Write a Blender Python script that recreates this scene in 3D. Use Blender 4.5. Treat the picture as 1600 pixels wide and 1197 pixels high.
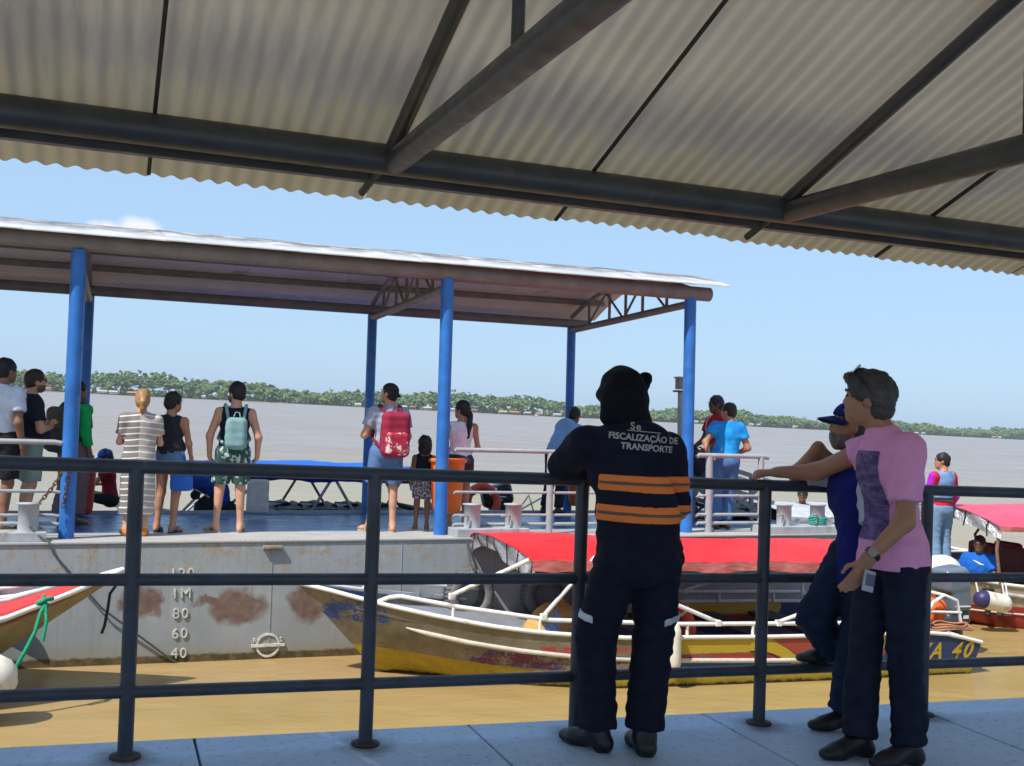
import bpy, bmesh, math, random
import numpy as np
from mathutils import Matrix, Vector
from mathutils.bvhtree import BVHTree

random.seed(7); rng = np.random.default_rng(7)
for _o in list(bpy.data.objects): bpy.data.objects.remove(_o)
SC = bpy.context.scene
COL = SC.collection
R_ = math.radians

# ---------------------------------------------------------------- camera
YAW, PITCH, ROLL, EYE, FPX = .3452, .0267, .0505, 1.459, 1750.0
cam = bpy.data.cameras.new("camera"); camo = bpy.data.objects.new("camera", cam); COL.objects.link(camo)
fw = Vector((math.sin(YAW) * math.cos(PITCH), math.cos(YAW) * math.cos(PITCH), math.sin(PITCH)))
r0 = Vector((math.cos(YAW), -math.sin(YAW), 0)); u0 = r0.cross(fw)
rt = r0 * math.cos(ROLL) + u0 * math.sin(ROLL); up = u0 * math.cos(ROLL) - r0 * math.sin(ROLL)
mw = Matrix((rt, up, -fw)).transposed().to_4x4(); mw.translation = (0, 0, EYE)
camo.matrix_world = mw
cam.sensor_fit = 'HORIZONTAL'; cam.sensor_width = 36; cam.lens = 36 * FPX / 1600
cam.clip_start = .05; cam.clip_end = 20000
SC.camera = camo

# ---------------------------------------------------------------- light
SUN = Vector((-2.23, -1.14, 3.4)).normalized()
sun = bpy.data.lights.new("sun", 'SUN'); suno = bpy.data.objects.new("sun", sun); COL.objects.link(suno)
suno.rotation_euler = SUN.to_track_quat('Z', 'Y').to_euler(); suno.location = (-20, -10, 30)
sun.energy = 2.8; sun.angle = R_(.5); sun.color = (1, .95, .87)
W = bpy.data.worlds.new("World"); SC.world = W; W.use_nodes = True
wn = W.node_tree; wl = wn.links; wn.nodes.clear()
sky = wn.nodes.new('ShaderNodeTexSky'); sky.sky_type = 'NISHITA'; sky.sun_disc = False
sky.sun_elevation = math.asin(SUN.z); sky.sun_rotation = math.atan2(SUN.x, SUN.y)
sky.air_density = 1.0; sky.dust_density = 1.0; sky.ozone_density = 3.0; sky.altitude = 0
bg = wn.nodes.new('ShaderNodeBackground'); bg.inputs[1].default_value = .12
wo = wn.nodes.new('ShaderNodeOutputWorld')
# a small cumulus puff low over the far bank: noise on the view direction, kept near one direction
tc = wn.nodes.new('ShaderNodeTexCoord')
nz = wn.nodes.new('ShaderNodeTexNoise'); nz.inputs['Scale'].default_value = 38; nz.inputs['Detail'].default_value = 7; nz.inputs['Roughness'].default_value = .6
wl.new(tc.outputs['Generated'], nz.inputs['Vector'])
def puff(dirv, r, stretch):
    s = wn.nodes.new('ShaderNodeVectorMath'); s.operation = 'SUBTRACT'; s.inputs[1].default_value = dirv
    wl.new(tc.outputs['Generated'], s.inputs[0])
    m = wn.nodes.new('ShaderNodeVectorMath'); m.operation = 'MULTIPLY'; m.inputs[1].default_value = (1 / r, 1 / r, stretch / r)
    wl.new(s.outputs[0], m.inputs[0])
    l = wn.nodes.new('ShaderNodeVectorMath'); l.operation = 'LENGTH'; wl.new(m.outputs[0], l.inputs[0])
    a = wn.nodes.new('ShaderNodeMath'); a.operation = 'SUBTRACT'; wl.new(nz.outputs[0], a.inputs[0]); wl.new(l.outputs['Value'], a.inputs[1])
    b = wn.nodes.new('ShaderNodeMath'); b.operation = 'MULTIPLY_ADD'; b.inputs[1].default_value = 2.2; b.inputs[2].default_value = .5; b.use_clamp = True
    wl.new(a.outputs[0], b.inputs[0]); return b.outputs[0]
def dirpx(x, y):
    return (fw + rt * ((x - 800) / FPX) + up * ((598.5 - y) / FPX)).normalized()
def wmax(a, b):
    n = wn.nodes.new('ShaderNodeMath'); n.operation = 'MAXIMUM'; wl.new(a, n.inputs[0]); wl.new(b, n.inputs[1]); return n.outputs[0]
cl = wmax(puff(tuple(dirpx(215, 358)), .030, 1.9), puff(tuple(dirpx(165, 356)), .022, 2.2))
mx = wn.nodes.new('ShaderNodeMix'); mx.data_type = 'RGBA'
hz = wn.nodes.new('ShaderNodeMix'); hz.data_type = 'RGBA'; hz.inputs[0].default_value = .82; wl.new(sky.outputs[0], hz.inputs[6]); hz.inputs[7].default_value = (1.72, 2.62, 3.75, 1)   # pale humid-air blue over the clear-sky model
wl.new(cl, mx.inputs[0]); wl.new(hz.outputs[2], mx.inputs[6]); mx.inputs[7].default_value = (3.9, 4.0, 4.35, 1)
wl.new(mx.outputs[2], bg.inputs[0]); wl.new(bg.outputs[0], wo.inputs[0])
SC.view_settings.view_transform = 'Standard'; SC.view_settings.look = 'None'
SC.view_settings.exposure = 1.0; SC.view_settings.gamma = 1; SC.view_settings.use_curve_mapping = False
SC.render.engine = 'CYCLES'
SC.cycles.use_denoising = True
SC.cycles.max_bounces = 8; SC.cycles.diffuse_bounces = 4

# ---------------------------------------------------------------- frames
# the barge floats at a slight angle to the pier, with a little trim and list
_th = .062
e1 = Vector((math.cos(_th), math.sin(_th), .0125)).normalized()
e2 = Vector((-math.sin(_th), math.cos(_th), -.03)); e2 = (e2 - e1 * e2.dot(e1)).normalized()
e3 = e1.cross(e2)
BM = Matrix((e1, e2, e3)).transposed().to_4x4(); BM.translation = (0, 11.5, .012)
ID = Matrix.Identity(4)
WATER = -1.16
def BW(u, v, w=0): return BM @ Vector((u, v, w))

# ---------------------------------------------------------------- materials
class NT:
    def __init__(s, name):
        s.m = bpy.data.materials.new(name); s.m.use_nodes = True
        s.t = s.m.node_tree; s.n = s.t.nodes; s.l = s.t.links
        s.b = s.n['Principled BSDF']; s._o = None
    def new(s, t): return s.n.new(t)
    def put(s, sock, v):
        if hasattr(v, 'is_linked'): s.l.new(v, sock)
        else: sock.default_value = v
    def obj(s):
        if s._o is None: s._o = s.new('ShaderNodeTexCoord')
        return s._o.outputs['Object']
    def pos(s): return s.new('ShaderNodeNewGeometry').outputs['Position']
    def mapv(s, v, sc=(1, 1, 1), loc=(0, 0, 0)):
        m = s.new('ShaderNodeMapping'); s.l.new(v, m.inputs[0]); m.inputs['Scale'].default_value = sc; m.inputs['Location'].default_value = loc; return m.outputs[0]
    def noise(s, v, scale, detail=4, rough=.55, out=0):
        n = s.new('ShaderNodeTexNoise'); s.l.new(v, n.inputs['Vector']); n.inputs['Scale'].default_value = scale
        n.inputs['Detail'].default_value = detail; n.inputs['Roughness'].default_value = rough; return n.outputs[out]
    def math(s, op, a, b=0.0, clamp=False):
        m = s.new('ShaderNodeMath'); m.operation = op; m.use_clamp = clamp; s.put(m.inputs[0], a); s.put(m.inputs[1], b); return m.outputs[0]
    def ramp(s, f, a, b, lo=0.0, hi=1.0):
        m = s.new('ShaderNodeMapRange'); m.clamp = True; s.put(m.inputs[0], f); m.inputs[1].default_value = a; m.inputs[2].default_value = b
        m.inputs[3].default_value = lo; m.inputs[4].default_value = hi; return m.outputs[0]
    def mix(s, f, a, b, mode='MIX'):
        m = s.new('ShaderNodeMix'); m.data_type = 'RGBA'; m.blend_type = mode; s.put(m.inputs[0], f)
        for i, c in ((6, a), (7, b)): s.put(m.inputs[i], tuple(c) + (1,) if isinstance(c, (tuple, list)) and len(c) == 3 else c)
        return m.outputs[2]
    def sep(s, v):
        n = s.new('ShaderNodeSeparateXYZ'); s.l.new(v, n.inputs[0]); return n.outputs
    def vm(s, op, a, b):
        n = s.new('ShaderNodeVectorMath'); n.operation = op; s.put(n.inputs[0], a); s.put(n.inputs[1], b); return n.outputs['Value'] if op == 'LENGTH' else n.outputs[0]
    def bump(s, h, strength=.3, dist=.01):
        n = s.new('ShaderNodeBump'); n.inputs['Strength'].default_value = strength; n.inputs['Distance'].default_value = dist
        s.l.new(h, n.inputs['Height']); s.l.new(n.outputs[0], s.b.inputs['Normal'])
    def set(s, col=None, rough=None, metal=None, spec=None):
        if col is not None: s.put(s.b.inputs['Base Color'], tuple(col) + (1,) if isinstance(col, (tuple, list)) and len(col) == 3 else col)
        if rough is not None: s.put(s.b.inputs['Roughness'], rough)
        if metal is not None: s.b.inputs['Metallic'].default_value = metal
        if spec is not None: s.b.inputs['Specular IOR Level'].default_value = spec
        return s.m

_mc = {}
def mat(name, col, rough=.6, metal=0, var=.18, scale=7, bump=.15, bscale=90, bdist=.004, spec=.4, dirt=None, dirt_amt=.5, dscale=5):
    """plain weathered surface: colour varied by noise, fine relief, optional dirt patches"""
    if name in _mc: return _mc[name]
    t = NT(name); o = t.obj()
    n = t.noise(o, scale, 5)
    c = t.mix(t.ramp(n, .3, .7), tuple(x * (1 - var) for x in col), tuple(min(1, x * (1 + var)) for x in col))
    rg = t.ramp(t.noise(o, scale * 2.3, 3), .3, .7, max(.05, rough - .1), min(1, rough + .1))
    if dirt:
        d = t.ramp(t.noise(o, dscale, 8, .65), .62 - .2 * dirt_amt, .68)
        c = t.mix(d, c, dirt)
    if bump: t.bump(t.noise(o, bscale, 3), bump, bdist)
    _mc[name] = t.set(c, rg, metal, spec); return _mc[name]

def fabric(name, col, var=.12, fold=7, pattern=None):
    if name in _mc: return _mc[name]
    t = NT(name); o = t.obj()
    c = t.mix(t.ramp(t.noise(o, 14, 4), .3, .7), tuple(x * (1 - var) for x in col), tuple(min(1, x * (1 + var)) for x in col))
    if pattern: c = pattern(t, o, c)
    h = t.math('ADD', t.math('MULTIPLY', t.noise(t.mapv(o, (1, 1, .55)), fold, 2, .4), 1.0), t.math('MULTIPLY', t.noise(o, 420, 1), .05))
    t.bump(h, .55, .03)
    _mc[name] = t.set(c, .88, 0, .2); return _mc[name]

def skin(name, col):
    if name in _mc: return _mc[name]
    t = NT(name); o = t.obj()
    c = t.mix(t.ramp(t.noise(o, 16, 4), .3, .7), tuple(x * .88 for x in col), (min(1, col[0] * 1.1), col[1] * 1.0, col[2] * 1.0))
    t.bump(t.noise(o, 160, 3), .12, .003)
    _mc[name] = t.set(c, .5, 0, .35); return _mc[name]

# ---------------------------------------------------------------- mesh building
WM = {}
def props(o, label=None, cat=None, group=None, kind=None):
    if label: o['label'] = label
    if cat: o['category'] = cat
    if group: o['group'] = group
    if kind: o['kind'] = kind
    return o
def thing(name, label, cat, M=ID, group=None):
    o = bpy.data.objects.new(name, None); COL.objects.link(o); o.empty_display_size = .1
    o.matrix_world = M; WM[o.name] = M.copy(); return props(o, label, cat, group)
def link(name, me, parent=None, M=None, m=None):
    """mesh whose vertices are already local to parent (or to M at top level)"""
    o = bpy.data.objects.new(name, me); COL.objects.link(o)
    if m: 
        if len(me.materials) == 0: me.materials.append(m)
    if parent is not None:
        o.parent = parent; WM[o.name] = WM[parent.name]
    else:
        M = M or ID; o.matrix_world = M; WM[o.name] = M.copy()
    return o
def pydata(name, v, f, smooth=True):
    me = bpy.data.meshes.new(name)
    v = np.asarray(v, dtype=np.float32); me.from_pydata(v.tolist(), [], f if isinstance(f, list) else f.tolist())
    me.polygons.foreach_set('use_smooth', [smooth] * len(me.polygons)); me.update(); return me
def frame_of(d, hint=None):
    d = Vector(d).normalized(); a = Vector((0, 0, 1)) if abs(d.z) < .9 else Vector((1, 0, 0))
    if hint: a = Vector(hint)
    x = d.cross(a).normalized(); return x, d.cross(x).normalized()
class MB:
    """collects pieces authored in one frame F (a matrix); build() stores them local to the parent"""
    def __init__(s, F=ID): s.v = []; s.f = []; s.sm = []; s.F = F
    def add(s, vs, fs, smooth=False):
        b = len(s.v); s.v += [tuple(p) for p in vs]; s.f += [tuple(i + b for i in q) for q in fs]; s.sm += [smooth] * len(fs); return s
    def box(s, c, d, rot=0, bev=0.0):
        c = Vector(c); hx, hy, hz = d[0] / 2, d[1] / 2, d[2] / 2
        if bev <= 0:
            P = [(x, y, z) for z in (-hz, hz) for y in (-hy, hy) for x in (-hx, hx)]
            Fs = [(0, 2, 3, 1), (4, 5, 7, 6), (0, 1, 5, 4), (2, 6, 7, 3), (0, 4, 6, 2), (1, 3, 7, 5)]
        else:
            bm = bmesh.new(); bmesh.ops.create_cube(bm, size=1)
            for v in bm.verts: v.co = Vector((v.co.x * d[0], v.co.y * d[1], v.co.z * d[2]))
            bmesh.ops.bevel(bm, geom=bm.edges[:], offset=bev, segments=2, affect='EDGES', profile=.6)
            bm.verts.index_update(); P = [v.co[:] for v in bm.verts]; Fs = [tuple(v.index for v in f.verts) for f in bm.faces]; bm.free()
        ca, sa = math.cos(rot), math.sin(rot)
        return s.add([(c.x + x * ca - y * sa, c.y + x * sa + y * ca, c.z + z) for x, y, z in P], Fs)
    def obox(s, a, b, w, h, hint=(0, 0, 1)):
        """rectangular bar from a to b"""
        a, b = Vector(a), Vector(b); d = (b - a).normalized(); x = d.cross(Vector(hint)).normalized(); y = x.cross(d)
        P = [p + x * (i * w / 2) + y * (j * h / 2) for p in (a, b) for j in (-1, 1) for i in (-1, 1)]
        return s.add(P, [(0, 2, 3, 1), (4, 5, 7, 6), (0, 1, 5, 4), (2, 6, 7, 3), (0, 4, 6, 2), (1, 3, 7, 5)])
    def cyl(s, a, b, r, r2=None, n=14, caps=True):
        a, b = Vector(a), Vector(b); r2 = r if r2 is None else r2; x, y = frame_of(b - a)
        P = [p + x * (rr * math.cos(2 * math.pi * k / n)) + y * (rr * math.sin(2 * math.pi * k / n)) for p, rr in ((a, r), (b, r2)) for k in range(n)]
        s.add(P, [(k, (k + 1) % n, n + (k + 1) % n, n + k) for k in range(n)], True)
        if caps: s.add(P[:n], [tuple(range(n))[::-1]]); s.add(P[n:], [tuple(range(n))])
        return s
    def tube(s, pts, r, n=8, closed=False):
        pts = [Vector(p) for p in pts]; N = len(pts); rings = []; x0 = None
        for i, p in enumerate(pts):
            a = pts[i - 1] if (i > 0 or closed) else p; b = pts[(i + 1) % N] if (i < N - 1 or closed) else p
            d = (b - a).normalized()
            if x0 is None: x0, _ = frame_of(d)
            x0 = (x0 - d * x0.dot(d)).normalized(); y = d.cross(x0); rr = r[i] if isinstance(r, (list, tuple)) else r
            rings.append([p + x0 * (rr * math.cos(2 * math.pi * k / n)) + y * (rr * math.sin(2 * math.pi * k / n)) for k in range(n)])
        V = [q for g in rings for q in g]; Fs = []
        for i in range(N if closed else N - 1):
            j = (i + 1) % N
            Fs += [(i * n + k, i * n + (k + 1) % n, j * n + (k + 1) % n, j * n + k) for k in range(n)]
        s.add(V, Fs, True)
        if not closed: s.add(rings[0], [tuple(range(n))[::-1]]); s.add(rings[-1], [tuple(range(n))])
        return s
    def lathe(s, prof, c=(0, 0, 0), ax=(0, 0, 1), n=20, smooth=True):
        c = Vector(c); d = Vector(ax).normalized(); x, y = frame_of(d)
        V = [c + d * h + x * (r * math.cos(2 * math.pi * k / n)) + y * (r * math.sin(2 * math.pi * k / n)) for r, h in prof for k in range(n)]
        Fs = [(i * n + k, i * n + (k + 1) % n, (i + 1) * n + (k + 1) % n, (i + 1) * n + k) for i in range(len(prof) - 1) for k in range(n)]
        return s.add(V, Fs, smooth)
    def grid(s, fn, nu, nv, smooth=True):
        V = [fn(i / nu, j / nv) for i in range(nu + 1) for j in range(nv + 1)]
        return s.add(V, [(i * (nv + 1) + j, (i + 1) * (nv + 1) + j, (i + 1) * (nv + 1) + j + 1, i * (nv + 1) + j + 1) for i in range(nu) for j in range(nv)], smooth)
    def prism(s, poly, c, ux, uy, depth):
        """polygon in the plane (c,ux,uy), pushed out by depth along ux x uy"""
        c, ux, uy = Vector(c), Vector(ux), Vector(uy); nrm = ux.cross(uy).normalized(); n = len(poly)
        A = [c + ux * p[0] + uy * p[1] for p in poly]; B = [p + nrm * depth for p in A]
        return s.add(A + B, [tuple(range(n))[::-1], tuple(range(n, 2 * n))] + [(k, (k + 1) % n, n + (k + 1) % n, n + k) for k in range(n)])
    def build(s, name, m, parent=None, M=None, label=None, cat=None, group=None, kind=None):
        P = WM[parent.name] if parent is not None else (M or ID)
        T = P.inverted() @ s.F
        A = np.array(s.v, dtype=np.float64); T = np.array(T); A = A @ T[:3, :3].T + T[:3, 3]
        me = bpy.data.meshes.new(name); me.from_pydata(A.tolist(), [], s.f)
        me.polygons.foreach_set('use_smooth', s.sm); me.update()
        o = link(name, me, parent, P if parent is None else None, m)
        return props(o, label, cat, group, kind)
def dup(o, M, label=None):
    """copy of a thing with copies of its parts and sub-parts"""
    c = o.copy(); COL.objects.link(c); c.matrix_world = M; WM[c.name] = M.copy()
    if label: c['label'] = label
    for ch in [x for x in bpy.data.objects if x.parent == o]:
        d = ch.copy(); COL.objects.link(d); d.parent = c; WM[d.name] = M
        for g in [x for x in bpy.data.objects if x.parent == ch]:
            e = g.copy(); COL.objects.link(e); e.parent = d; WM[e.name] = M
    return c
def text_mesh(txt, size, extr=0.0, shear=0.0, space=1.0, bold=0.0):
    cu = bpy.data.curves.new("lettering", 'FONT'); cu.body = txt; cu.size = size; cu.extrude = extr; cu.align_x = 'CENTER'; cu.align_y = 'CENTER'
    cu.shear = shear; cu.space_character = space; cu.offset = bold; cu.resolution_u = 3
    o = bpy.data.objects.new("lettering", cu); COL.objects.link(o)
    dg = bpy.context.evaluated_depsgraph_get(); me = bpy.data.meshes.new_from_object(o.evaluated_get(dg)); me.name = "lettering"
    bpy.data.objects.remove(o); return me
def put_text(name, txt, size, F, m, parent, extr=.004, **k):
    """lettering standing on a surface: F maps text plane (x right, y up) to the world"""
    me = text_mesh(txt, size, extr, **k); me.transform(WM[parent.name].inverted() @ F); me.materials.clear()
    return link(name, me, parent, None, m)
def plane_frame(c, ux, uy):
    ux, uy = Vector(ux).normalized(), Vector(uy).normalized(); F = Matrix((ux, uy, ux.cross(uy))).transposed().to_4x4(); F.translation = c; return F

# ---------------------------------------------------------------- implicit bodies: rounded limbs blended into one skin
_E = [((0,0,0),(1,0,0)),((0,1,0),(1,1,0)),((0,0,1),(1,0,1)),((0,1,1),(1,1,1)),((0,0,0),(0,1,0)),((1,0,0),(1,1,0)),((0,0,1),(0,1,1)),((1,0,1),(1,1,1)),((0,0,0),(0,0,1)),((1,0,0),(1,0,1)),((0,1,0),(0,1,1)),((1,1,0),(1,1,1))]
def surfnet(F, org, h):
    n = F.shape; S = F < 0; cs = tuple(k - 1 for k in n)
    def sl(A, c): return A[c[0]:c[0] + cs[0], c[1]:c[1] + cs[1], c[2]:c[2] + cs[2]]
    cnt = np.zeros(cs, np.float32); acc = np.zeros(cs + (3,), np.float32)
    for a, b in _E:
        fa, fb = sl(F, a), sl(F, b); m = sl(S, a) != sl(S, b)
        if not m.any(): continue
        t = (fa[m] / (fa[m] - fb[m]))[:, None]; cnt[m] += 1
        acc[m] += np.array(a, np.float32) + t * (np.array(b, np.float32) - np.array(a, np.float32))
    act = cnt > 0; idx = -np.ones(cs, np.int64); idx[act] = np.arange(act.sum())
    I = np.argwhere(act); V = (I + acc[act] / cnt[act][:, None]) * h + org
    Q = []
    for ax in range(3):
        o1, o2 = [(1, 2), (2, 0), (0, 1)][ax]
        A = [slice(None)] * 3; B = [slice(None)] * 3; A[ax] = slice(0, -1); B[ax] = slice(1, None)
        Sa, Sb = S[tuple(A)], S[tuple(B)]
        for flip in (False, True):
            E = np.argwhere((Sa & ~Sb) if not flip else (~Sa & Sb))
            E = E[(E[:, o1] > 0) & (E[:, o2] > 0) & (E[:, o1] < cs[o1]) & (E[:, o2] < cs[o2])]
            if len(E) == 0: continue
            def g(d1, d2):
                e = E.copy(); e[:, o1] -= d1; e[:, o2] -= d2; return idx[e[:, 0], e[:, 1], e[:, 2]]
            q = np.stack([g(1, 1), g(0, 1), g(0, 0), g(1, 0)], 1)
            Q.append(q[:, ::-1] if flip else q)
    return V, np.concatenate(Q)
def V3(*a): return np.array(a, np.float32)
def pbox(p):
    k = p[0]
    if k in ('cap', 'cut'): return np.minimum(p[1], p[2]) - max(p[3], p[4]), np.maximum(p[1], p[2]) + max(p[3], p[4])
    if k in ('ell', 'sub'): r = max(p[2]); return np.asarray(p[1]) - r, np.asarray(p[1]) + r
    if k == 'box': r = float(np.linalg.norm(p[2])) ; return np.asarray(p[1]) - r, np.asarray(p[1]) + r
    return None
def pdist(p, P):
    k = p[0]
    if k in ('cap', 'cut'):
        a, b, ra, rb = p[1:5]; fl = p[5] if len(p) > 5 and k == 'cap' else None
        d = b - a; Q = P - a; L = float(d @ d) + 1e-9
        t = np.clip((Q @ d) / L, 0, 1); Q = Q - t[..., None] * d
        if fl is not None:
            n, q = fl; c = Q @ n; Q = Q + (c * (1 / q - 1))[..., None] * n
            D = (np.sqrt((Q * Q).sum(-1)) - (ra + (rb - ra) * t)) * (q ** .5)
        else: D = np.sqrt((Q * Q).sum(-1)) - (ra + (rb - ra) * t)
        if k == 'cut':
            for c, n in p[5]: D = np.maximum(D, (P - c) @ n)
        return D
    if k in ('ell', 'sub'):
        c, r = p[1], np.asarray(p[2], np.float32); Q = P - c
        if len(p) > 3 and p[3] is not None: Q = Q @ p[3]
        k0 = np.sqrt(((Q / r) ** 2).sum(-1)); k1 = np.sqrt(((Q / (r * r)) ** 2).sum(-1)) + 1e-6
        return k0 * (k0 - 1) / k1
    if k == 'box':
        c, hf, Rm, rd = p[1], np.asarray(p[2], np.float32), p[3], p[4]; Q = P - c
        if Rm is not None: Q = Q @ Rm
        q = np.abs(Q) - hf + rd
        return np.sqrt((np.maximum(q, 0) ** 2).sum(-1)) + np.minimum(q.max(-1), 0) - rd
_nd = rng.normal(size=(9, 3)).astype(np.float32); _np = rng.uniform(0, 6.28, 9).astype(np.float32)
def wob(P, f):
    s = 0
    for i in range(9): s = s + np.sin(P @ (_nd[i] * f * (.7 + .13 * i)) + _np[i])
    return s / 3.0
def blob(prims, h, k=.03, wr=0.0, wf=14, ws=None, post=None):
    """mesh of a smooth union of prims; ('sub',...) carves, ('clip',c,n) trims"""
    bs = [pbox(p) for p in prims if p[0] not in ('clip', 'sub', 'slab')]
    lo = np.min([b[0] for b in bs], 0) - 3 * h; hi = np.max([b[1] for b in bs], 0) + 3 * h
    n = np.ceil((hi - lo) / h).astype(int) + 1
    ax = [lo[i] + h * np.arange(n[i]) for i in range(3)]
    P = np.stack(np.meshgrid(*ax, indexing='ij'), -1).astype(np.float32)
    F = np.full(P.shape[:3], .25, np.float32); clips = []
    for p in prims:
        if p[0] == 'clip': clips.append(p); continue
        kk = p[-1]['k'] if isinstance(p[-1], dict) else k; q = p[:-1] if isinstance(p[-1], dict) else p
        a, b = pbox(q); m = .07
        i0 = np.clip(np.floor((a - m - lo) / h).astype(int), 0, n); i1 = np.clip(np.ceil((b + m - lo) / h).astype(int) + 1, 0, n)
        if (i1 <= i0).any(): continue
        s = tuple(slice(i0[i], i1[i]) for i in range(3)); D = pdist(q, P[s]); G = F[s]
        if p[0] == 'sub':
            hh = np.clip(.5 - .5 * (G + D) / kk, 0, 1); F[s] = G + (-D - G) * hh + kk * hh * (1 - hh)
        else:
            hh = np.clip(.5 + .5 * (D - G) / kk, 0, 1); F[s] = D + (G - D) * hh - kk * hh * (1 - hh)
    if wr: F = F + wr * (wob(P, wf) if ws is None else .6 * wob(P, wf) + .8 * (np.abs(wob(P * V3(*ws), wf * .8)) - .6))
    for p in clips: F = np.maximum(F, (P - p[1]) @ p[2])
    if post is not None: F = post(F, P)
    F[0] = F[-1] = .1; F[:, 0] = F[:, -1] = .1; F[:, :, 0] = F[:, :, -1] = .1
    return surfnet(F, lo, h)
def blob_obj(name, prims, m, parent=None, h=.014, M=None, **kw):
    v, f = blob(prims, h, **kw); return link(name, pydata(name, v, f), parent, M, m)

# ---------------------------------------------------------------- people
SKIN = dict(fair=(.56, .31, .2), tan=(.42, .215, .125), brown=(.25, .125, .075), dark=(.13, .066, .042))
J0 = dict(pel=(0, 0, .93), waist=(0, 0, 1.06), chest=(0, -.005, 1.25), neck=(0, -.02, 1.42), head=(0, .02, 1.585),
          shL=(-.178, -.01, 1.365), elL=(-.235, -.04, 1.085), wrL=(-.235, .04, .845), haL=(-.225, .07, .765),
          hiL=(-.088, 0, .90), knL=(-.10, .02, .49), anL=(-.105, -.03, .085), toL=(-.13, .12, .03))
for _k in [k for k in J0 if k.endswith('L')]: J0[_k[:-1] + 'R'] = (-J0[_k][0],) + J0[_k][1:]
def rotxyz(yaw, pitch, roll=0):
    return np.array(Matrix.Rotation(R_(yaw), 3, 'Z') @ Matrix.Rotation(R_(pitch), 3, 'X') @ Matrix.Rotation(R_(roll), 3, 'Y'), np.float32)
YV = V3(0, 1, 0)
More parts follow.
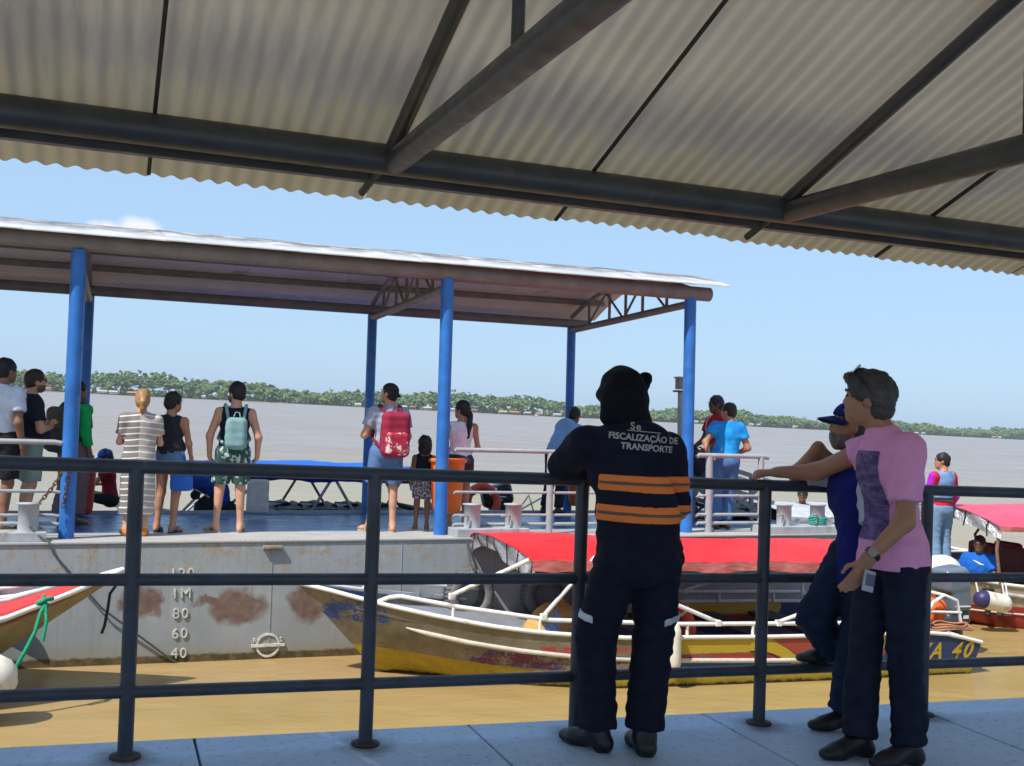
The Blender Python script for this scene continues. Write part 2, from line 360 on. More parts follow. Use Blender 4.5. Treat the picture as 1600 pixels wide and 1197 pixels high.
class Person:
    """one figure: J joints (x right, y forward, z up, metres for 1.72 m), facing = world bearing in degrees"""
    def __init__(s, label, loc, facing, tone='tan', H=1.72, J=None, hyaw=0, hpitch=0, build=1.0, fem=False, h=.015, group=None, W=None, hs=1.0):
        s.h = h; s.H = H; s.hs = hs * .97; s.sc = sc = H / 1.72; s.b = build; s.fem = fem
        s.J = {k: np.array(v, np.float32) * sc for k, v in {**J0, **(J or {})}.items()}
        s.R = rotxyz(hyaw, hpitch); s.M = Matrix.Translation(loc) @ Matrix.Rotation(R_(facing - 90), 4, 'Z')
        if W:
            mi = s.M.inverted()
            for k, p in W.items(): s.J[k] = np.array(mi @ Vector(p), np.float32)
        s.tone = tone; s.sk = skin('skin_' + tone, SKIN[tone])
        s.o = blob_obj('person', s.body(), s.sk, None, h, s.M, k=.028)
        props(s.o, label, 'person', group)
    def torso(s, e=0.0, lower=True):
        J, b, c = s.J, s.b, s.sc; fl = (YV, .68 + .1 * (b - 1)); L = []
        w = .112 if s.fem else .125
        L.append(('cap', J['waist'], J['chest'], (w * b + e) * c, ((.138 if s.fem else .155) * (.6 + .4 * b) + e) * c, fl))
        L.append(('ell', J['chest'] + V3(0, .005, .04) * c, tuple(x * c for x in ((.155 if s.fem else .172) + e, .105 + e, .15 + e))))
        L.append(('cap', J['shL'] * .93 + J['chest'] * .07, J['shR'] * .93 + J['chest'] * .07, (.058 + e) * c, (.058 + e) * c))
        L.append(('cap', J['chest'] + V3(0, 0, .1), J['neck'], (.09 + e) * c, (.062 + e * .8) * c))
        if lower: L.append(('cap', J['pel'] + V3(0, -.01, -.02), J['waist'], ((.158 if s.fem else .142) * (.5 + .5 * b) + e) * c, (w * b + e) * c, (YV, .76)))
        if s.fem:
            for q in (-1, 1): L.append(('ell', J['chest'] + V3(q * .07, .075, .0) * c, tuple(x * c for x in (.065 + e, .06 + e, .065 + e))))
        if b > 1.05: L.append(('ell', (J['waist'] + J['pel']) / 2 + V3(0, .03 * b, .03), tuple(x * c for x in (.14 * b + e, .125 * b + e, .15))))
        return L
    def hp(s, p): return s.J['head'] + s.R @ (V3(*p) * s.sc * s.hs)
    def headp(s):
        J, c, R = s.J, s.sc * s.hs, s.R; e = lambda p, r: ('ell', s.hp(p), tuple(x * c for x in r), R)
        L = [e((0, -.012, .035), (.076, .096, .088)), e((0, .03, -.035), (.062, .070, .084)), e((0, .058, -.088), (.036, .034, .030)),
             ('cap', J['neck'] - V3(0, 0, .06), s.hp((0, -.03, -.04)), .06 * c, .053 * c)]
        f = {'k': .012}
        L += [e((0, .082, .036), (.05, .018, .016)) + (f,), ('cap', s.hp((0, .088, .024)), s.hp((0, .101, -.018)), .010 * c, .0145 * c, f),
              e((0, .088, -.058), (.026, .014, .010)) + (f,), ('sub', s.hp((-.031, .104, .014)), (.021 * c, .014 * c, .012 * c), R, f), ('sub', s.hp((.031, .104, .014)), (.021 * c, .014 * c, .012 * c), R, f)]
        for q in (-1, 1):
            L += [e((q * .076, -.005, -.005), (.011, .022, .033)) + (f,), e((q * .031, .083, .012), (.012, .012, .009)) + ({'k': .004},)]
        return L
    def handp(s, S):
        J, c = s.J, s.sc; w, hnd = J['wr' + S], J['ha' + S]; d = hnd - w; L = float(np.linalg.norm(d)) + 1e-6; d = d / L
        out = s.J.get('pn' + S); q = 1 if S == 'R' else -1
        side = V3(0, 1, 0) if abs(d[1]) < .7 else V3(0, 0, 1)
        if out is not None: side = out / (np.linalg.norm(out) + 1e-6)
        side = side - d * (side @ d); side /= np.linalg.norm(side); nrm = np.cross(d, side)
        P = [('cap', w, w + d * .085 * c, .026 * c, .036 * c, (nrm, .55))]
        curl = s.J.get('cu' + S); cv = nrm * (-q) if curl is None else curl / (np.linalg.norm(curl) + 1e-6); ca = .55 if curl is None else 1.15
        fr = .0095 * c if s.h < .013 else .0115 * c
        for i, (o, ln) in enumerate(((.029, .068), (.010, .077), (-.010, .072), (-.028, .056))):
            a = w + d * .085 * c + side * o * c; b = a + (d * math.cos(ca * .5) + cv * math.sin(ca * .5)) * ln * .5 * c
            e = b + (d * math.cos(ca * 1.35) + cv * math.sin(ca * 1.35)) * ln * .55 * c
            P += [('cap', a, b, fr, fr * .95, {'k': .006}), ('cap', b, e, fr * .95, fr * .8, {'k': .006})]
        a = w + d * .03 * c + side * .026 * c; b = a + (side * .75 + d * .6 + cv * .3) * .042 * c
        P += [('cap', a, b, fr * 1.25, fr * 1.1, {'k': .01}), ('cap', b, b + (d * .85 + cv * .5) * .032 * c, fr * 1.1, fr * .9, {'k': .006})]
        return P
    def arm(s, S, e=0.0):
        J, c = s.J, s.sc; b = .75 + .25 * s.b; f = .84 if s.fem else 1
        return [('cap', J['sh' + S], J['el' + S], (.052 * f * b + e) * c, (.040 * f * b + e) * c), ('cap', J['el' + S], J['wr' + S], (.042 * f * b + e) * c, (.027 * f + e) * c)]
    def leg(s, S, e=0.0):
        J, c = s.J, s.sc; b = .7 + .3 * s.b
        k, a = J['kn' + S], J['an' + S]; back = V3(0, -.02, 0) * c
        return [('cap', J['hi' + S], k, (.086 * b + e) * c, (.055 * b + e) * c), ('cap', k, a, (.05 * b + e) * c, (.036 + e) * c), ('cap', k * .85 + a * .15 + back, k * .55 + a * .45 + back * .8, (.043 * b + e) * c, (.036 * b + e) * c)]
    def footp(s, S, e=0.0):
        J, c = s.J, s.sc; a, t = J['an' + S], J['to' + S]; d = t - a; d[2] = 0; d /= (np.linalg.norm(d) + 1e-6)
        z0 = a[2] - .085 * c
        heel = a - d * .035 * c; heel[2] = z0 + .035 * c; ball = a + d * .12 * c; ball[2] = max(t[2], z0 + .026 * c); tip = a + d * .17 * c; tip[2] = ball[2] - .004
        return [('cap', a, heel, (.035 + e) * c, (.033 + e) * c), ('cap', a - V3(0, 0, .02), ball, (.034 + e) * c, (.028 + e) * c), ('cap', ball, tip, (.037 + e) * c, (.024 + e) * c, (V3(0, 0, 1), .68))]
    def body(s):
        L = s.torso() + s.headp()
        for S in 'LR': L += s.arm(S) + s.handp(S) + s.leg(S) + s.footp(S)
        return L
    # clothing and hair: each a child of the body
    def add(s, name, prims, m, h=None, **kw):
        return blob_obj(name, prims, m, s.o, h or s.h, **kw)
    def shirt(s, m, sleeve=.55, hem=.86, e=.016, name='shirt', wr=.0055, ws=(1.2, 1.2, .8), both=('L', 'R'), neck=True, tank=False, h=None, se=None, hf=0.0):
        J, c = s.J, s.sc; L = s.torso(e)
        L.append(('cap', J['pel'], J['pel'] + V3(0, 0, (hem - .93)) * c - V3(0, 0, .03), (.142 * (.5 + .5 * s.b) + e + hf * .6) * c, (.146 * (.5 + .5 * s.b) + e + hf) * c, (YV, .8 + hf * 2)))
        up = J['chest'] - J['pel']; up = up / np.linalg.norm(up)
        L.append(('clip', J['pel'] + V3(0, 0, (hem - .93) * c), V3(0, 0, -1)))
        if tank:
            for S in 'LR':
                q = -1 if S == 'L' else 1
                L.insert(-1, ('sub', J['sh' + S] + V3(q * .035, 0, -.02) * c, (.065 * c, .12 * c, .12 * c), None, {'k': .012}))
        elif isinstance(sleeve, tuple) or sleeve > 0:
            for S in both:
                sl_ = sleeve[0 if S == 'L' else 1] if isinstance(sleeve, tuple) else sleeve
                a, b, w = J['sh' + S], J['el' + S], J['wr' + S]; d = (b - a) / np.linalg.norm(b - a); bb = .75 + .25 * s.b; ee = e + .004 if se is None else se
                if sl_ <= 1:
                    t = a + (b - a) * sl_
                    L.append(('cut', a, b, (.053 * bb + ee) * c, (.049 * bb + ee + .010) * c, [(t, d)]))
                else:
                    dw = (w - b) / np.linalg.norm(w - b); t = b + (w - b) * (sl_ - 1)
                    L += [('cap', a, b, (.054 * bb + ee) * c, (.044 * bb + ee) * c), ('cut', b, w, (.044 * bb + ee) * c, (.034 + ee) * c, [(t, dw)])]
        if neck: L.insert(-1, ('sub', J['neck'] + V3(0, .01, .055) * c, ((.066 + (.02 if tank else 0)) * c, (.062 + (.02 if tank else 0)) * c, (.05 + (.035 if tank else 0)) * c), None, {'k': .008}))
        s.shp = L
        return s.add(name, L, m, h, k=.03, wr=wr, wf=20, ws=ws)
    def trousers(s, m, to=.07, e=.02, flare=0.0, name='trousers', wr=.0055, waist=1.0, ws=(1, 1, 2)):
        J, c = s.J, s.sc; b = .7 + .3 * s.b; L = []
        L.append(('cap', J['hiL'] + V3(.02, 0, .01), J['hiR'] + V3(-.02, 0, .01), (.098 * b + e) * c, (.098 * b + e) * c))
        L.append(('cap', J['pel'], J['pel'] + V3(0, 0, .05) * c, ((.156 if s.fem else .142) * (.5 + .5 * s.b) + e) * c, ((.14 if s.fem else .135) * (.5 + .5 * s.b) + e) * c, (YV, .78)))
        L.append(('ell', J['pel'] + V3(0, -.05, -.04) * c, tuple(x * c for x in (.14 + e, .085 + e, .10 + e))))
        for S in 'LR':
            hi, k, a = J['hi' + S], J['kn' + S], J['an' + S]
            d1 = (k - hi) / np.linalg.norm(k - hi); d2 = (a - k) / np.linalg.norm(a - k)
            if to < 1:
                t = hi + (k - hi) * to
                L.append(('cut', hi, k, (.086 * b + e) * c, (.066 * b + e + .006 + flare) * c, [(t, d1)]))
            else:
                t = k + (a - k) * (to - 1)
                L += [('cap', hi, k, (.09 * b + e) * c, (.064 * b + e) * c), ('cut', k, a, (.062 * b + e) * c, (.052 + e + flare) * c, [(t, d2)])]
        L.append(('clip', J['pel'] + V3(0, 0, (waist - .93) * c), V3(0, 0, 1)))
        s.trp = L
        return s.add(name, L, m, None, k=.016, wr=wr, wf=18, ws=ws)
    def shoes(s, m, name='shoe', e=.012, boot=0, h=None):
        for S in 'LR':
            L = s.footp(S, e); a, t = s.J['an' + S], s.J['to' + S]; z = a[2] - .085 * s.sc
            if boot: L.append(('cap', a, a + (s.J['kn' + S] - a) * boot, .05 * s.sc, .054 * s.sc))
            L.append(('clip', V3(0, 0, z + .002), V3(0, 0, -1)))
            if not boot: L.append(('clip', V3(0, 0, z + .10 * s.sc), V3(0, 0, 1)))
            s.add(name, L, m, h, k=.02)
    def sandals(s, m, ms=None, thick=.018, name='flip_flop'):
        for S in 'LR':
            J, c = s.J, s.sc; a, t = J['an' + S], J['to' + S]; d = t - a; d[2] = 0; d /= np.linalg.norm(d); z = a[2] - .085 * c; x = np.cross(d, V3(0, 0, 1))
            b = MB(s.M); n = 14; P = []
            for i in range(n):
                q = 2 * math.pi * i / n; l = math.cos(q); w = math.sin(q) * (.043 + .008 * l); p = a + d * ((.055 + l * .135) * c) + x * (w * c); P.append((p[0], p[1]))
            b.prism(P, (0, 0, z - thick + .012), (1, 0, 0), (0, 1, 0), thick)
            so = b.build(name, m, s.o)
            q = MB(s.M); m0 = a + d * .115 * c; m0[2] = z + .035
            for sg in (-1, 1):
                p1 = a + d * .01 * c + x * (sg * .042 * c); p1[2] = z + .012
                q.tube([p1, (p1 + m0) / 2 + V3(0, 0, .028), m0 + V3(0, 0, .022)], .007, 6)
            q.build('strap', ms or m, so)
    def hair(s, m, top=.012, back=0.0, side=0.0, rough=.004, ext=(), name='hair', line=.035, h=None):
        """cap of hair: thickness top, cut along the hairline; ext = extra (p, q, r1, r2) locks"""
        c = s.sc * s.hs; R = s.R
        L = [('ell', s.hp((0, -.014, .037)), tuple(x * c for x in (.079 + top * .7, .098 + top * .8, .090 + top)), R),
             ('ell', s.hp((0, -.045, -.01 - back * .3)), tuple(x * c for x in (.070 + side + top * .4, .066 + top * .6, .085 + back)), R)]
        L.append(('sub', s.hp((0, .105, -.045)), (.074 * c, .085 * c, (.085 + line * .5) * c), R, {'k': .01}))
        if not side:
            for q in (-1, 1): L.append(('sub', s.hp((q * .088, .03, -.045)), (.03 * c, .055 * c, .05 * c), R, {'k': .01}))
        L.append(('sub', s.hp((0, -.03, -.165 - back)), (.09 * c, .1 * c, .075 * c), R, {'k': .012}))
        for a, b2, r1, r2 in ext: L.append(('cap', s.hp(a), s.hp(b2), r1 * c, r2 * c, {'k': .02}))
        return s.add(name, L, m, h or min(s.h, .012), k=.012, wr=rough, wf=70)
    def strands(s, ho, m, n=1600, ln=.03, wd=.0011):
        """loose hairs lying over the hair: thin blades that follow the head backwards and down"""
        me = ho.data; N_ = len(me.vertices); co = np.empty(N_ * 3, np.float32); no = np.empty(N_ * 3, np.float32)
        me.vertices.foreach_get('co', co); me.vertices.foreach_get('normal', no); co = co.reshape(-1, 3); no = no.reshape(-1, 3)
        ix = rng.integers(0, N_, n); P, nn = co[ix], no[ix]; fl = (s.R @ V3(0, -.8, -.55))[None] + rng.normal(size=(n, 3)).astype(np.float32) * .16
        fl = fl - nn * (fl * nn).sum(1, keepdims=True); fl /= np.linalg.norm(fl, axis=1, keepdims=True) + 1e-6; sd = np.cross(fl, nn) * wd
        L_ = (rng.uniform(.5, 1.2, (n, 1)) * ln).astype(np.float32); lift = rng.uniform(.0, .05, (n, 1)).astype(np.float32)
        A = P - nn * .001; B = P + fl * L_ * .5 + nn * L_ * lift; C2 = P + fl * L_ + nn * L_ * lift * .6
        V = np.stack([A - sd, A + sd, B + sd, B - sd, C2], 1).reshape(-1, 3); b0 = np.arange(n) * 5
        F_ = [(b, b + 1, b + 2, b + 3) for b in b0] + [(b + 3, b + 2, b + 4) for b in b0]
        o = link('hair_strands', pydata('hair_strands', V, F_), ho, None, m); o['kind'] = 'stuff'; return o
    def eyes(s, brow, beard=None, glasses=None):
        c = s.sc; R = s.R
        b = MB(s.M)
        for q in (-1, 1): b.tube([s.hp((q * .012, .103, .034)), s.hp((q * .032, .102, .040)), s.hp((q * .05, .088, .034))], .0045 * c, 6)
        b.build('eyebrows', brow, s.o)
        e = MB(s.M)
        for q in (-1, 1): e.lathe([(0, -.006), (.005, -.004), (.0065, 0), (.005, .004), (0, .006)], s.hp((q * .031, .0935, .012)), (0, 0, 1), 8)
        e.build('eyes', M_pupil, s.o)
        l = MB(s.M); l.tube([s.hp((-.022, .095, -.056)), s.hp((0, .103, -.057)), s.hp((.022, .095, -.056))], .0045 * c, 6)
        l.build('lips', M_lip, s.o)
        if beard is not None:
            L = [('ell', s.hp((0, .036, -.062)), tuple(x * c for x in (.064, .068, .058)), R), ('ell', s.hp((0, .058, -.095)), tuple(x * c for x in (.038, .034, .03)), R),
                 ('sub', s.hp((0, .09, -.01)), (.05 * c, .06 * c, .034 * c), R, {'k': .008}), ('cap', s.hp((-.03, .09, -.045)), s.hp((.03, .09, -.045)), .010 * c, .010 * c, {'k': .01}),
                 ('sub', s.hp((0, .118, -.06)), (.02 * c, .02 * c, .007 * c), R, {'k': .004})]
            s.add('beard', L, beard, min(s.h, .01), k=.015, wr=.003, wf=80)
    def cap(s, m, back=False, brim=.075, mb=None):
        c = s.sc * s.hs; R = s.R
        L = [('ell', s.hp((0, -.008, .045)), tuple(x * c for x in (.089, .108, .092)), R), ('clip', s.hp((0, 0, .042)), -(R @ V3(0, -.12, 1)))]
        o = s.add('cap', L, m, min(s.h, .011), k=.02, wr=.001)
        q = -1 if back else 1; b = MB(s.M)
        def fn(u, v):
            a = (u - .5) * 2.3; r0, r1 = .095, .095 + brim * (.55 + .45 * math.cos(a * 1.15)); r = r0 + (r1 - r0) * v
            return s.hp((math.sin(a) * r * .82, q * math.cos(a) * r, .052 - .018 * v - .03 * (abs(math.sin(a)) ** 2) - (.03 * v if back else 0)))
        b.grid(fn, 12, 4); top = list(b.v)
        b2 = MB(s.M); b2.grid(fn, 12, 4); dz = s.R @ V3(0, 0, -.008)
        b.add([tuple(np.array(p) + dz) for p in top], [tuple(reversed(f)) for f in b2.f], True)
        b.build('brim', mb or m, o); return o
    def at(s, p): return s.M @ Vector(np.array(p, float) * s.sc)

M_pupil = mat('eye', (.02, .015, .012), .2, bump=0); M_lip = mat('lip', (.32, .13, .1), .5, bump=0)
H_black = mat('hair_black', (.012, .010, .010), .55, var=.3, scale=30, bump=.5, bscale=150)
H_brown = mat('hair_brown', (.035, .022, .016), .55, var=.3, scale=30, bump=.5, bscale=150)
H_blond = mat('hair_blond', (.34, .19, .075), .5, var=.4, scale=40, bump=.6, bscale=120)
H_grey = mat('hair_grey', (.062, .057, .055), .6, var=.5, scale=45, bump=.6, bscale=160)
H_beard = mat('beard_grey', (.16, .14, .13), .7, var=.35, scale=45, bump=.6, bscale=160)

# ================================================================ SETTING
# ---- river: one sheet to the horizon
t = NT('river_water'); p = t.pos()
n1 = t.noise(t.mapv(p, (.9, 1.6, 1)), .9, 5, .6); n2 = t.noise(t.mapv(p, (.25, .5, 1)), .35, 4, .6); n3 = t.noise(t.mapv(p, (.012, .03, 1)), 1, 4)
big = t.noise(t.mapv(p, (.05, .22, 1)), 1, 4, .6)
c = t.mix(t.ramp(big, .35, .65), (.345, .29, .03), (.42, .355, .055))  # sheen streaks and darker reflection patches painted into the water colour
c = t.mix(t.ramp(n3, .4, .7), c, (.37, .25, .11))
ch = t.math('ADD', t.sep(p)[1], t.math('MULTIPLY', t.math('SUBTRACT', t.noise(t.mapv(p, (.03, .09, 1)), 1, 5, .6), .5), 46))   # base colour turns greyer with distance from the pier, yellower close to it
c = t.mix(t.ramp(ch, 10, 60), c, (.27, .175, .11))
c = t.mix(t.ramp(t.noise(t.mapv(p, (.35, 1.3, 1)), .8, 6, .65), .48, .72, 0, .55), c, (.25, .18, .04))
t.bump(t.math('ADD', t.math('MULTIPLY', n1, .25), t.math('MULTIPLY', n2, 1.0)), .45, .34)
M_water = t.set(c, t.ramp(n2, .35, .65, .16, .26), 0, .28); t.b.inputs['IOR'].default_value = 1.33
b = MB(); 
ring = [0, 12, 40, 150, 600, 2500, 5200]; N = 48; V = [(0, 0, WATER)]; Fc = []
for r in ring[1:]: V += [(r * math.cos(2 * math.pi * k / N), r * math.sin(2 * math.pi * k / N), WATER) for k in range(N)]
Fc += [(0, 1 + k, 1 + (k + 1) % N) for k in range(N)]
for i in range(len(ring) - 2):
    a, d = 1 + i * N, 1 + (i + 1) * N; Fc += [(a + k, d + k, d + (k + 1) % N, a + (k + 1) % N) for k in range(N)]
b.add(V, Fc); b.build('river', M_water, M=Matrix.Translation((0, 0, WATER)), kind='structure', label='wide muddy brown river reaching to the far bank')

# ---- far bank and its forest
SH = [(-2600, 1500), (-600, 1640), (-92, 1700), (500, 1760), (1000, 1880), (1500, 2040), (2200, 2290), (3000, 2650), (3900, 3000)]
def shore(x):
    for (a, ya), (c_, yc) in zip(SH, SH[1:]):
        if x <= c_: return ya + (yc - ya) * (x - a) / (c_ - a)
    return SH[-1][1]
b = MB(); n = 60; xs = [SH[0][0] + (SH[-1][0] - SH[0][0]) * i / n for i in range(n + 1)]
rows = [(0, -1.5), (3, -.4), (14, .5), (160, 2.5), (1200, 6)]
b.grid(lambda u, v: (xs[round(u * n)], shore(xs[round(u * n)]) + rows[round(v * 4)][0] * (1 if v < .9 else 1) + (6 * math.sin(xs[round(u * n)] * .02) if v < .6 else 0), rows[round(v * 4)][1]), n, 4)
b.build('far_bank', mat('mud_bank', (.16, .125, .08), .9, var=.3, scale=.05, bump=0), kind='structure')
def leafmat(name, cols):
    t = NT(name); g = t.new('ShaderNodeNewGeometry'); o = t.pos()
    rp = t.new('ShaderNodeValToRGB'); t.l.new(g.outputs['Random Per Island'], rp.inputs[0]); e = rp.color_ramp.elements
    while len(e) < len(cols): e.new(.5)
    for i, (q, cc) in enumerate(cols): e[i].position = q; e[i].color = tuple(cc) + (1,)
    c = t.mix(t.ramp(t.noise(o, .35, 4, .7), .35, .65), (.78, .78, .78), (1.14, 1.14, 1.1)); c = t.mix(1.0, rp.outputs[0], c, 'MULTIPLY')
    t.b.inputs['Subsurface Weight'].default_value = 0
    return t.set(c, .75, 0, .15)
M_leaf = leafmat('far_foliage', [(0, (.07, .125, .05)), (.3, (.09, .15, .055)), (.6, (.12, .175, .06)), (.85, (.16, .205, .07)), (1, (.09, .13, .065))])
M_bark = mat('pale_bark', (.3, .27, .22), .9, bump=0)
_bm = bmesh.new(); bmesh.ops.create_icosphere(_bm, subdivisions=1, radius=1)
IV = np.array([v.co[:] for v in _bm.verts]); IF = np.array([[v.index for v in f.verts] for f in _bm.faces]); _bm.free()
def clumps(C, Rr, jit=.38):
    """irregular leafy clumps: centres C (n,3), radii Rr (n,3)"""
    n = len(C); V = IV[None] * (1 + jit * rng.normal(size=(n, len(IV), 1)) * .8) + rng.normal(size=(n, len(IV), 3)) * .10
    V = V * Rr[:, None, :] + C[:, None, :]; Fx = IF[None] + (np.arange(n) * len(IV))[:, None, None]
    return V.reshape(-1, 3), Fx.reshape(-1, 3)
def fastmesh(name, V, Fx, smooth=False):
    me = bpy.data.meshes.new(name); me.vertices.add(len(V)); me.vertices.foreach_set('co', V.astype(np.float32).ravel())
    k = Fx.shape[1]; me.loops.add(Fx.size); me.loops.foreach_set('vertex_index', Fx.astype(np.int32).ravel())
    me.polygons.add(len(Fx)); me.polygons.foreach_set('loop_start', (np.arange(len(Fx)) * k).astype(np.int32))
    me.polygons.foreach_set('use_smooth', np.full(len(Fx), smooth)); me.update(calc_edges=True); return me
Cs, Rs = [], []
x = -420.0
while x < 3100:
    sc_ = 1 + max(0, (x - 400) / 4000)
    for row in range(5):
        for _ in range(2):
            cx = x + rng.uniform(-7, 7); y = shore(cx) + 6 + row * 16 + rng.uniform(-6, 6)
            hgt = (rng.uniform(9, 17) + row * 2.4) * (1 + .22 * math.sin(cx * .011 + 1) + .12 * math.sin(cx * .037)) * (1.05 if x < 900 else .92)
            w = rng.uniform(4.5, 8.5); k = 6
            for j in range(k):
                a = rng.uniform(0, 6.28); rr = w * .6 * (j > 0)
                Cs.append((cx + rr * math.cos(a), y + rr * math.sin(a), hgt - rng.uniform(0, .3) * hgt * (j > 0))); q = w * rng.uniform(.3, .55); Rs.append((q, q, q * rng.uniform(.55, .8)))
    for _ in range(8):
        cx = x + rng.uniform(-8, 8); q = rng.uniform(1.6, 3.6); Cs.append((cx, shore(cx) + rng.uniform(1, 8), rng.uniform(1, 7))); Rs.append((q * 1.2, q, q * 1.1))
    x += 8.5
V, Fx = clumps(np.array(Cs), np.array(Rs))
o = link('forest', fastmesh('forest', V, Fx), None, None, M_leaf); props(o, 'continuous green forest along the far river bank', None, None, 'stuff')
# emergent trees that stand clear of the canopy: trunk and crown each
TM = []
for i in range(6):
    h_ = [30, 34, 27, 32, 29, 36][i]; k = [22, 16, 26, 12, 18, 20][i]; w = [8, 6, 9, 5, 7.5, 6][i]
    C_ = [(rng.normal() * w * .45, rng.normal() * w * .45, h_ - 4 + rng.normal() * 2.2) for _ in range(k)]; Rr = [(w * rng.uniform(.18, .34),) * 2 + (w * rng.uniform(.14, .24),) for _ in range(k)]
    V, Fx = clumps(np.array(C_), np.array(Rr), .42); cm = fastmesh('crown', V, Fx); cm.materials.append(M_leaf)
    q = MB().cyl((0, 0, 0), (0, 0, h_ * .6), .55, .4, 8).cyl((0, 0, h_ * .6), (.6, .3, h_ - 3), .4, .2, 8)
    for (cx, cy, cz) in C_[:3]: q.cyl((0, 0, h_ * .55), (cx, cy, cz), .25, .1, 5)
    tm = bpy.data.meshes.new('trunk'); tm.from_pydata([tuple(v) for v in q.v], [], q.f); tm.materials.append(M_bark); TM.append((cm, tm))
TL = 'tall tree rising above the forest canopy on the far bank'
k = 0; x = -330.0
while x < 2900:
    x += rng.uniform(26, 62); i = int(rng.integers(6)); s_ = rng.uniform(.66, .88) * (1 if x < 900 else .88)
    tr = thing('tree', TL, 'tree', Matrix.Translation((x, shore(x) + rng.uniform(14, 60), .3)) @ Matrix.Rotation(rng.uniform(0, 6.28), 4, 'Z') @ Matrix.Scale(s_, 4), 'tall trees on the far bank')
    link('crown', TM[i][0], tr); link('trunk', TM[i][1], tr)

# ---- houses on stilts along the far bank
ROOFS = dict(orange=mat('roof_orange', (.45, .19, .1), .8, bump=0, scale=.4), white=mat('roof_white', (.42, .41, .39), .7, bump=0, scale=.4), rust=mat('roof_rust', (.33, .14, .09), .8, bump=0, scale=.4), grey=mat('roof_grey', (.42, .40, .38), .7, bump=0, scale=.4))
WALLS = [mat('house_wall_cream', (.55, .50, .42), .9, bump=0, scale=.4), mat('house_wall_white', (.68, .68, .66), .9, bump=0, scale=.4), mat('house_wall_blue', (.25, .36, .42), .9, bump=0, scale=.4), mat('house_wall_wood', (.24, .17, .12), .9, bump=0, scale=.4)]
M_dark = mat('dark_opening', (.03, .03, .03), .9, bump=0); M_stilt = mat('stilt_wood', (.16, .12, .09), .9, bump=0)
HSC = .8
HS = [(72, 'rust', 13, 0, 'rust roofed house on stilts between the man in glasses and the left blue column'), (137, 'grey', 9, 1, 'grey roofed hut right of the leftmost blue column'), (158, 'white', 16, 1, 'long white roofed house left of the striped dress'), (176, 'white', 15, 1, 'white roofed house beside the orange one, with a raised ridge'), (205, 'orange', 17, 3, 'low orange roofed house directly left of the blond ponytail'),
      (317, 'white', 6, 1, 'tiny white hut on the bank left of the man with the grey backpack'), (559, 'white', 12, 1, 'white roofed house just left of the dark rear column'), (632, 'white', 9, 1, 'small white house right of the backwards cap'), (644, 'rust', 9, 3, 'small rust roofed house next to the small white house'), (668, 'grey', 17, 0, 'long grey roofed house left of the middle blue column'),
      (708, 'white', 9, 1, 'white house between the middle column and the long haired woman'), (741, 'rust', 12, 3, 'rust roofed house right behind the long ponytail'), (786, 'grey', 17, 0, 'grey roofed house left of the big orange roofed one'), (804, 'orange', 20, 3, 'big orange roofed house right of the ponytail woman'), (824, 'white', 13, 2, 'white roofed blue house right of the big orange one'), (842, 'orange', 12, 0, 'orange roofed cream house between two white roofs'), (871, 'white', 17, 1, 'white roofed house left of the rear right column'),
      (1087, 'white', 13, 1, 'white house between the column and the man in red'), (1099, 'rust', 9, 3, 'rust roofed hut just left of the man in red'), (1175, 'white', 10, 1, 'white house right of the man in the bright blue shirt'), (1186, 'grey', 8, 2, 'grey roofed hut right of the white house by the blue shirt'), (1243, 'white', 9, 1, 'white hut on the bank left of the blue cap'), (1433, 'white', 11, 1, 'white house on the bank right of the man in pink'), (1444, 'grey', 9, 0, 'grey hut beside the white house right of the man in pink'), (1555, 'orange', 13, 0, 'orange roofed house near the right end of the bank'), (1564, 'white', 8, 1, 'white hut beside the rightmost orange roofed house')]
for px, rf, wd, wi, lab in HS:
    d = dirpx(px, 640); sx = d.x / d.y; y = 1700.0
    for _ in range(20): y = shore(sx * y) - 14
    hs = thing('stilt_house', lab, 'house', Matrix.Translation((sx * y, y, WATER)) @ Matrix.Rotation(rng.uniform(-.2, .2) - .15, 4, 'Z'), 'stilt houses along the far bank')
    F = WM[hs.name] @ Matrix.Scale(HSC, 4); dp = 9; hh = 3.1
    q = MB(F); [q.cyl((i * wd / 2.2, j * dp / 2.2, -1), (i * wd / 2.2, j * dp / 2.2, 2), .22, n=6) for i in (-1, -.33, .33, 1) for j in (-1, 1)]; q.box((0, 0, 1.9), (wd + 1.5, dp + 2, .3)); q.build('stilts', M_stilt, hs)
    wa = MB(F).box((0, 0, 2.05 + hh / 2), (wd, dp, hh)).build('wall', WALLS[wi], hs)
    q = MB(F); [q.box((wd * f, -dp / 2 - .03, 3.4), (1.3, .1, 1.3)) for f in (-.3, 0, .3)]; q.build('window', M_dark, wa)
    q = MB(F); e_ = .9; rh = 2.3
    q.add([(-wd / 2 - e_, -dp / 2 - 1.4, 2.0 + hh - .1), (wd / 2 + e_, -dp / 2 - 1.4, 2.0 + hh - .1), (wd / 2 + e_ - 1, 0, 2 + hh + rh), (-wd / 2 - e_ + 1, 0, 2 + hh + rh), (wd / 2 + e_, dp / 2 + 1, 2 + hh - .1), (-wd / 2 - e_, dp / 2 + 1, 2 + hh - .1)], [(0, 1, 2, 3), (3, 2, 4, 5), (1, 4, 2), (0, 3, 5), (0, 5, 4, 1)])
    q.build('roof', ROOFS[rf], hs)
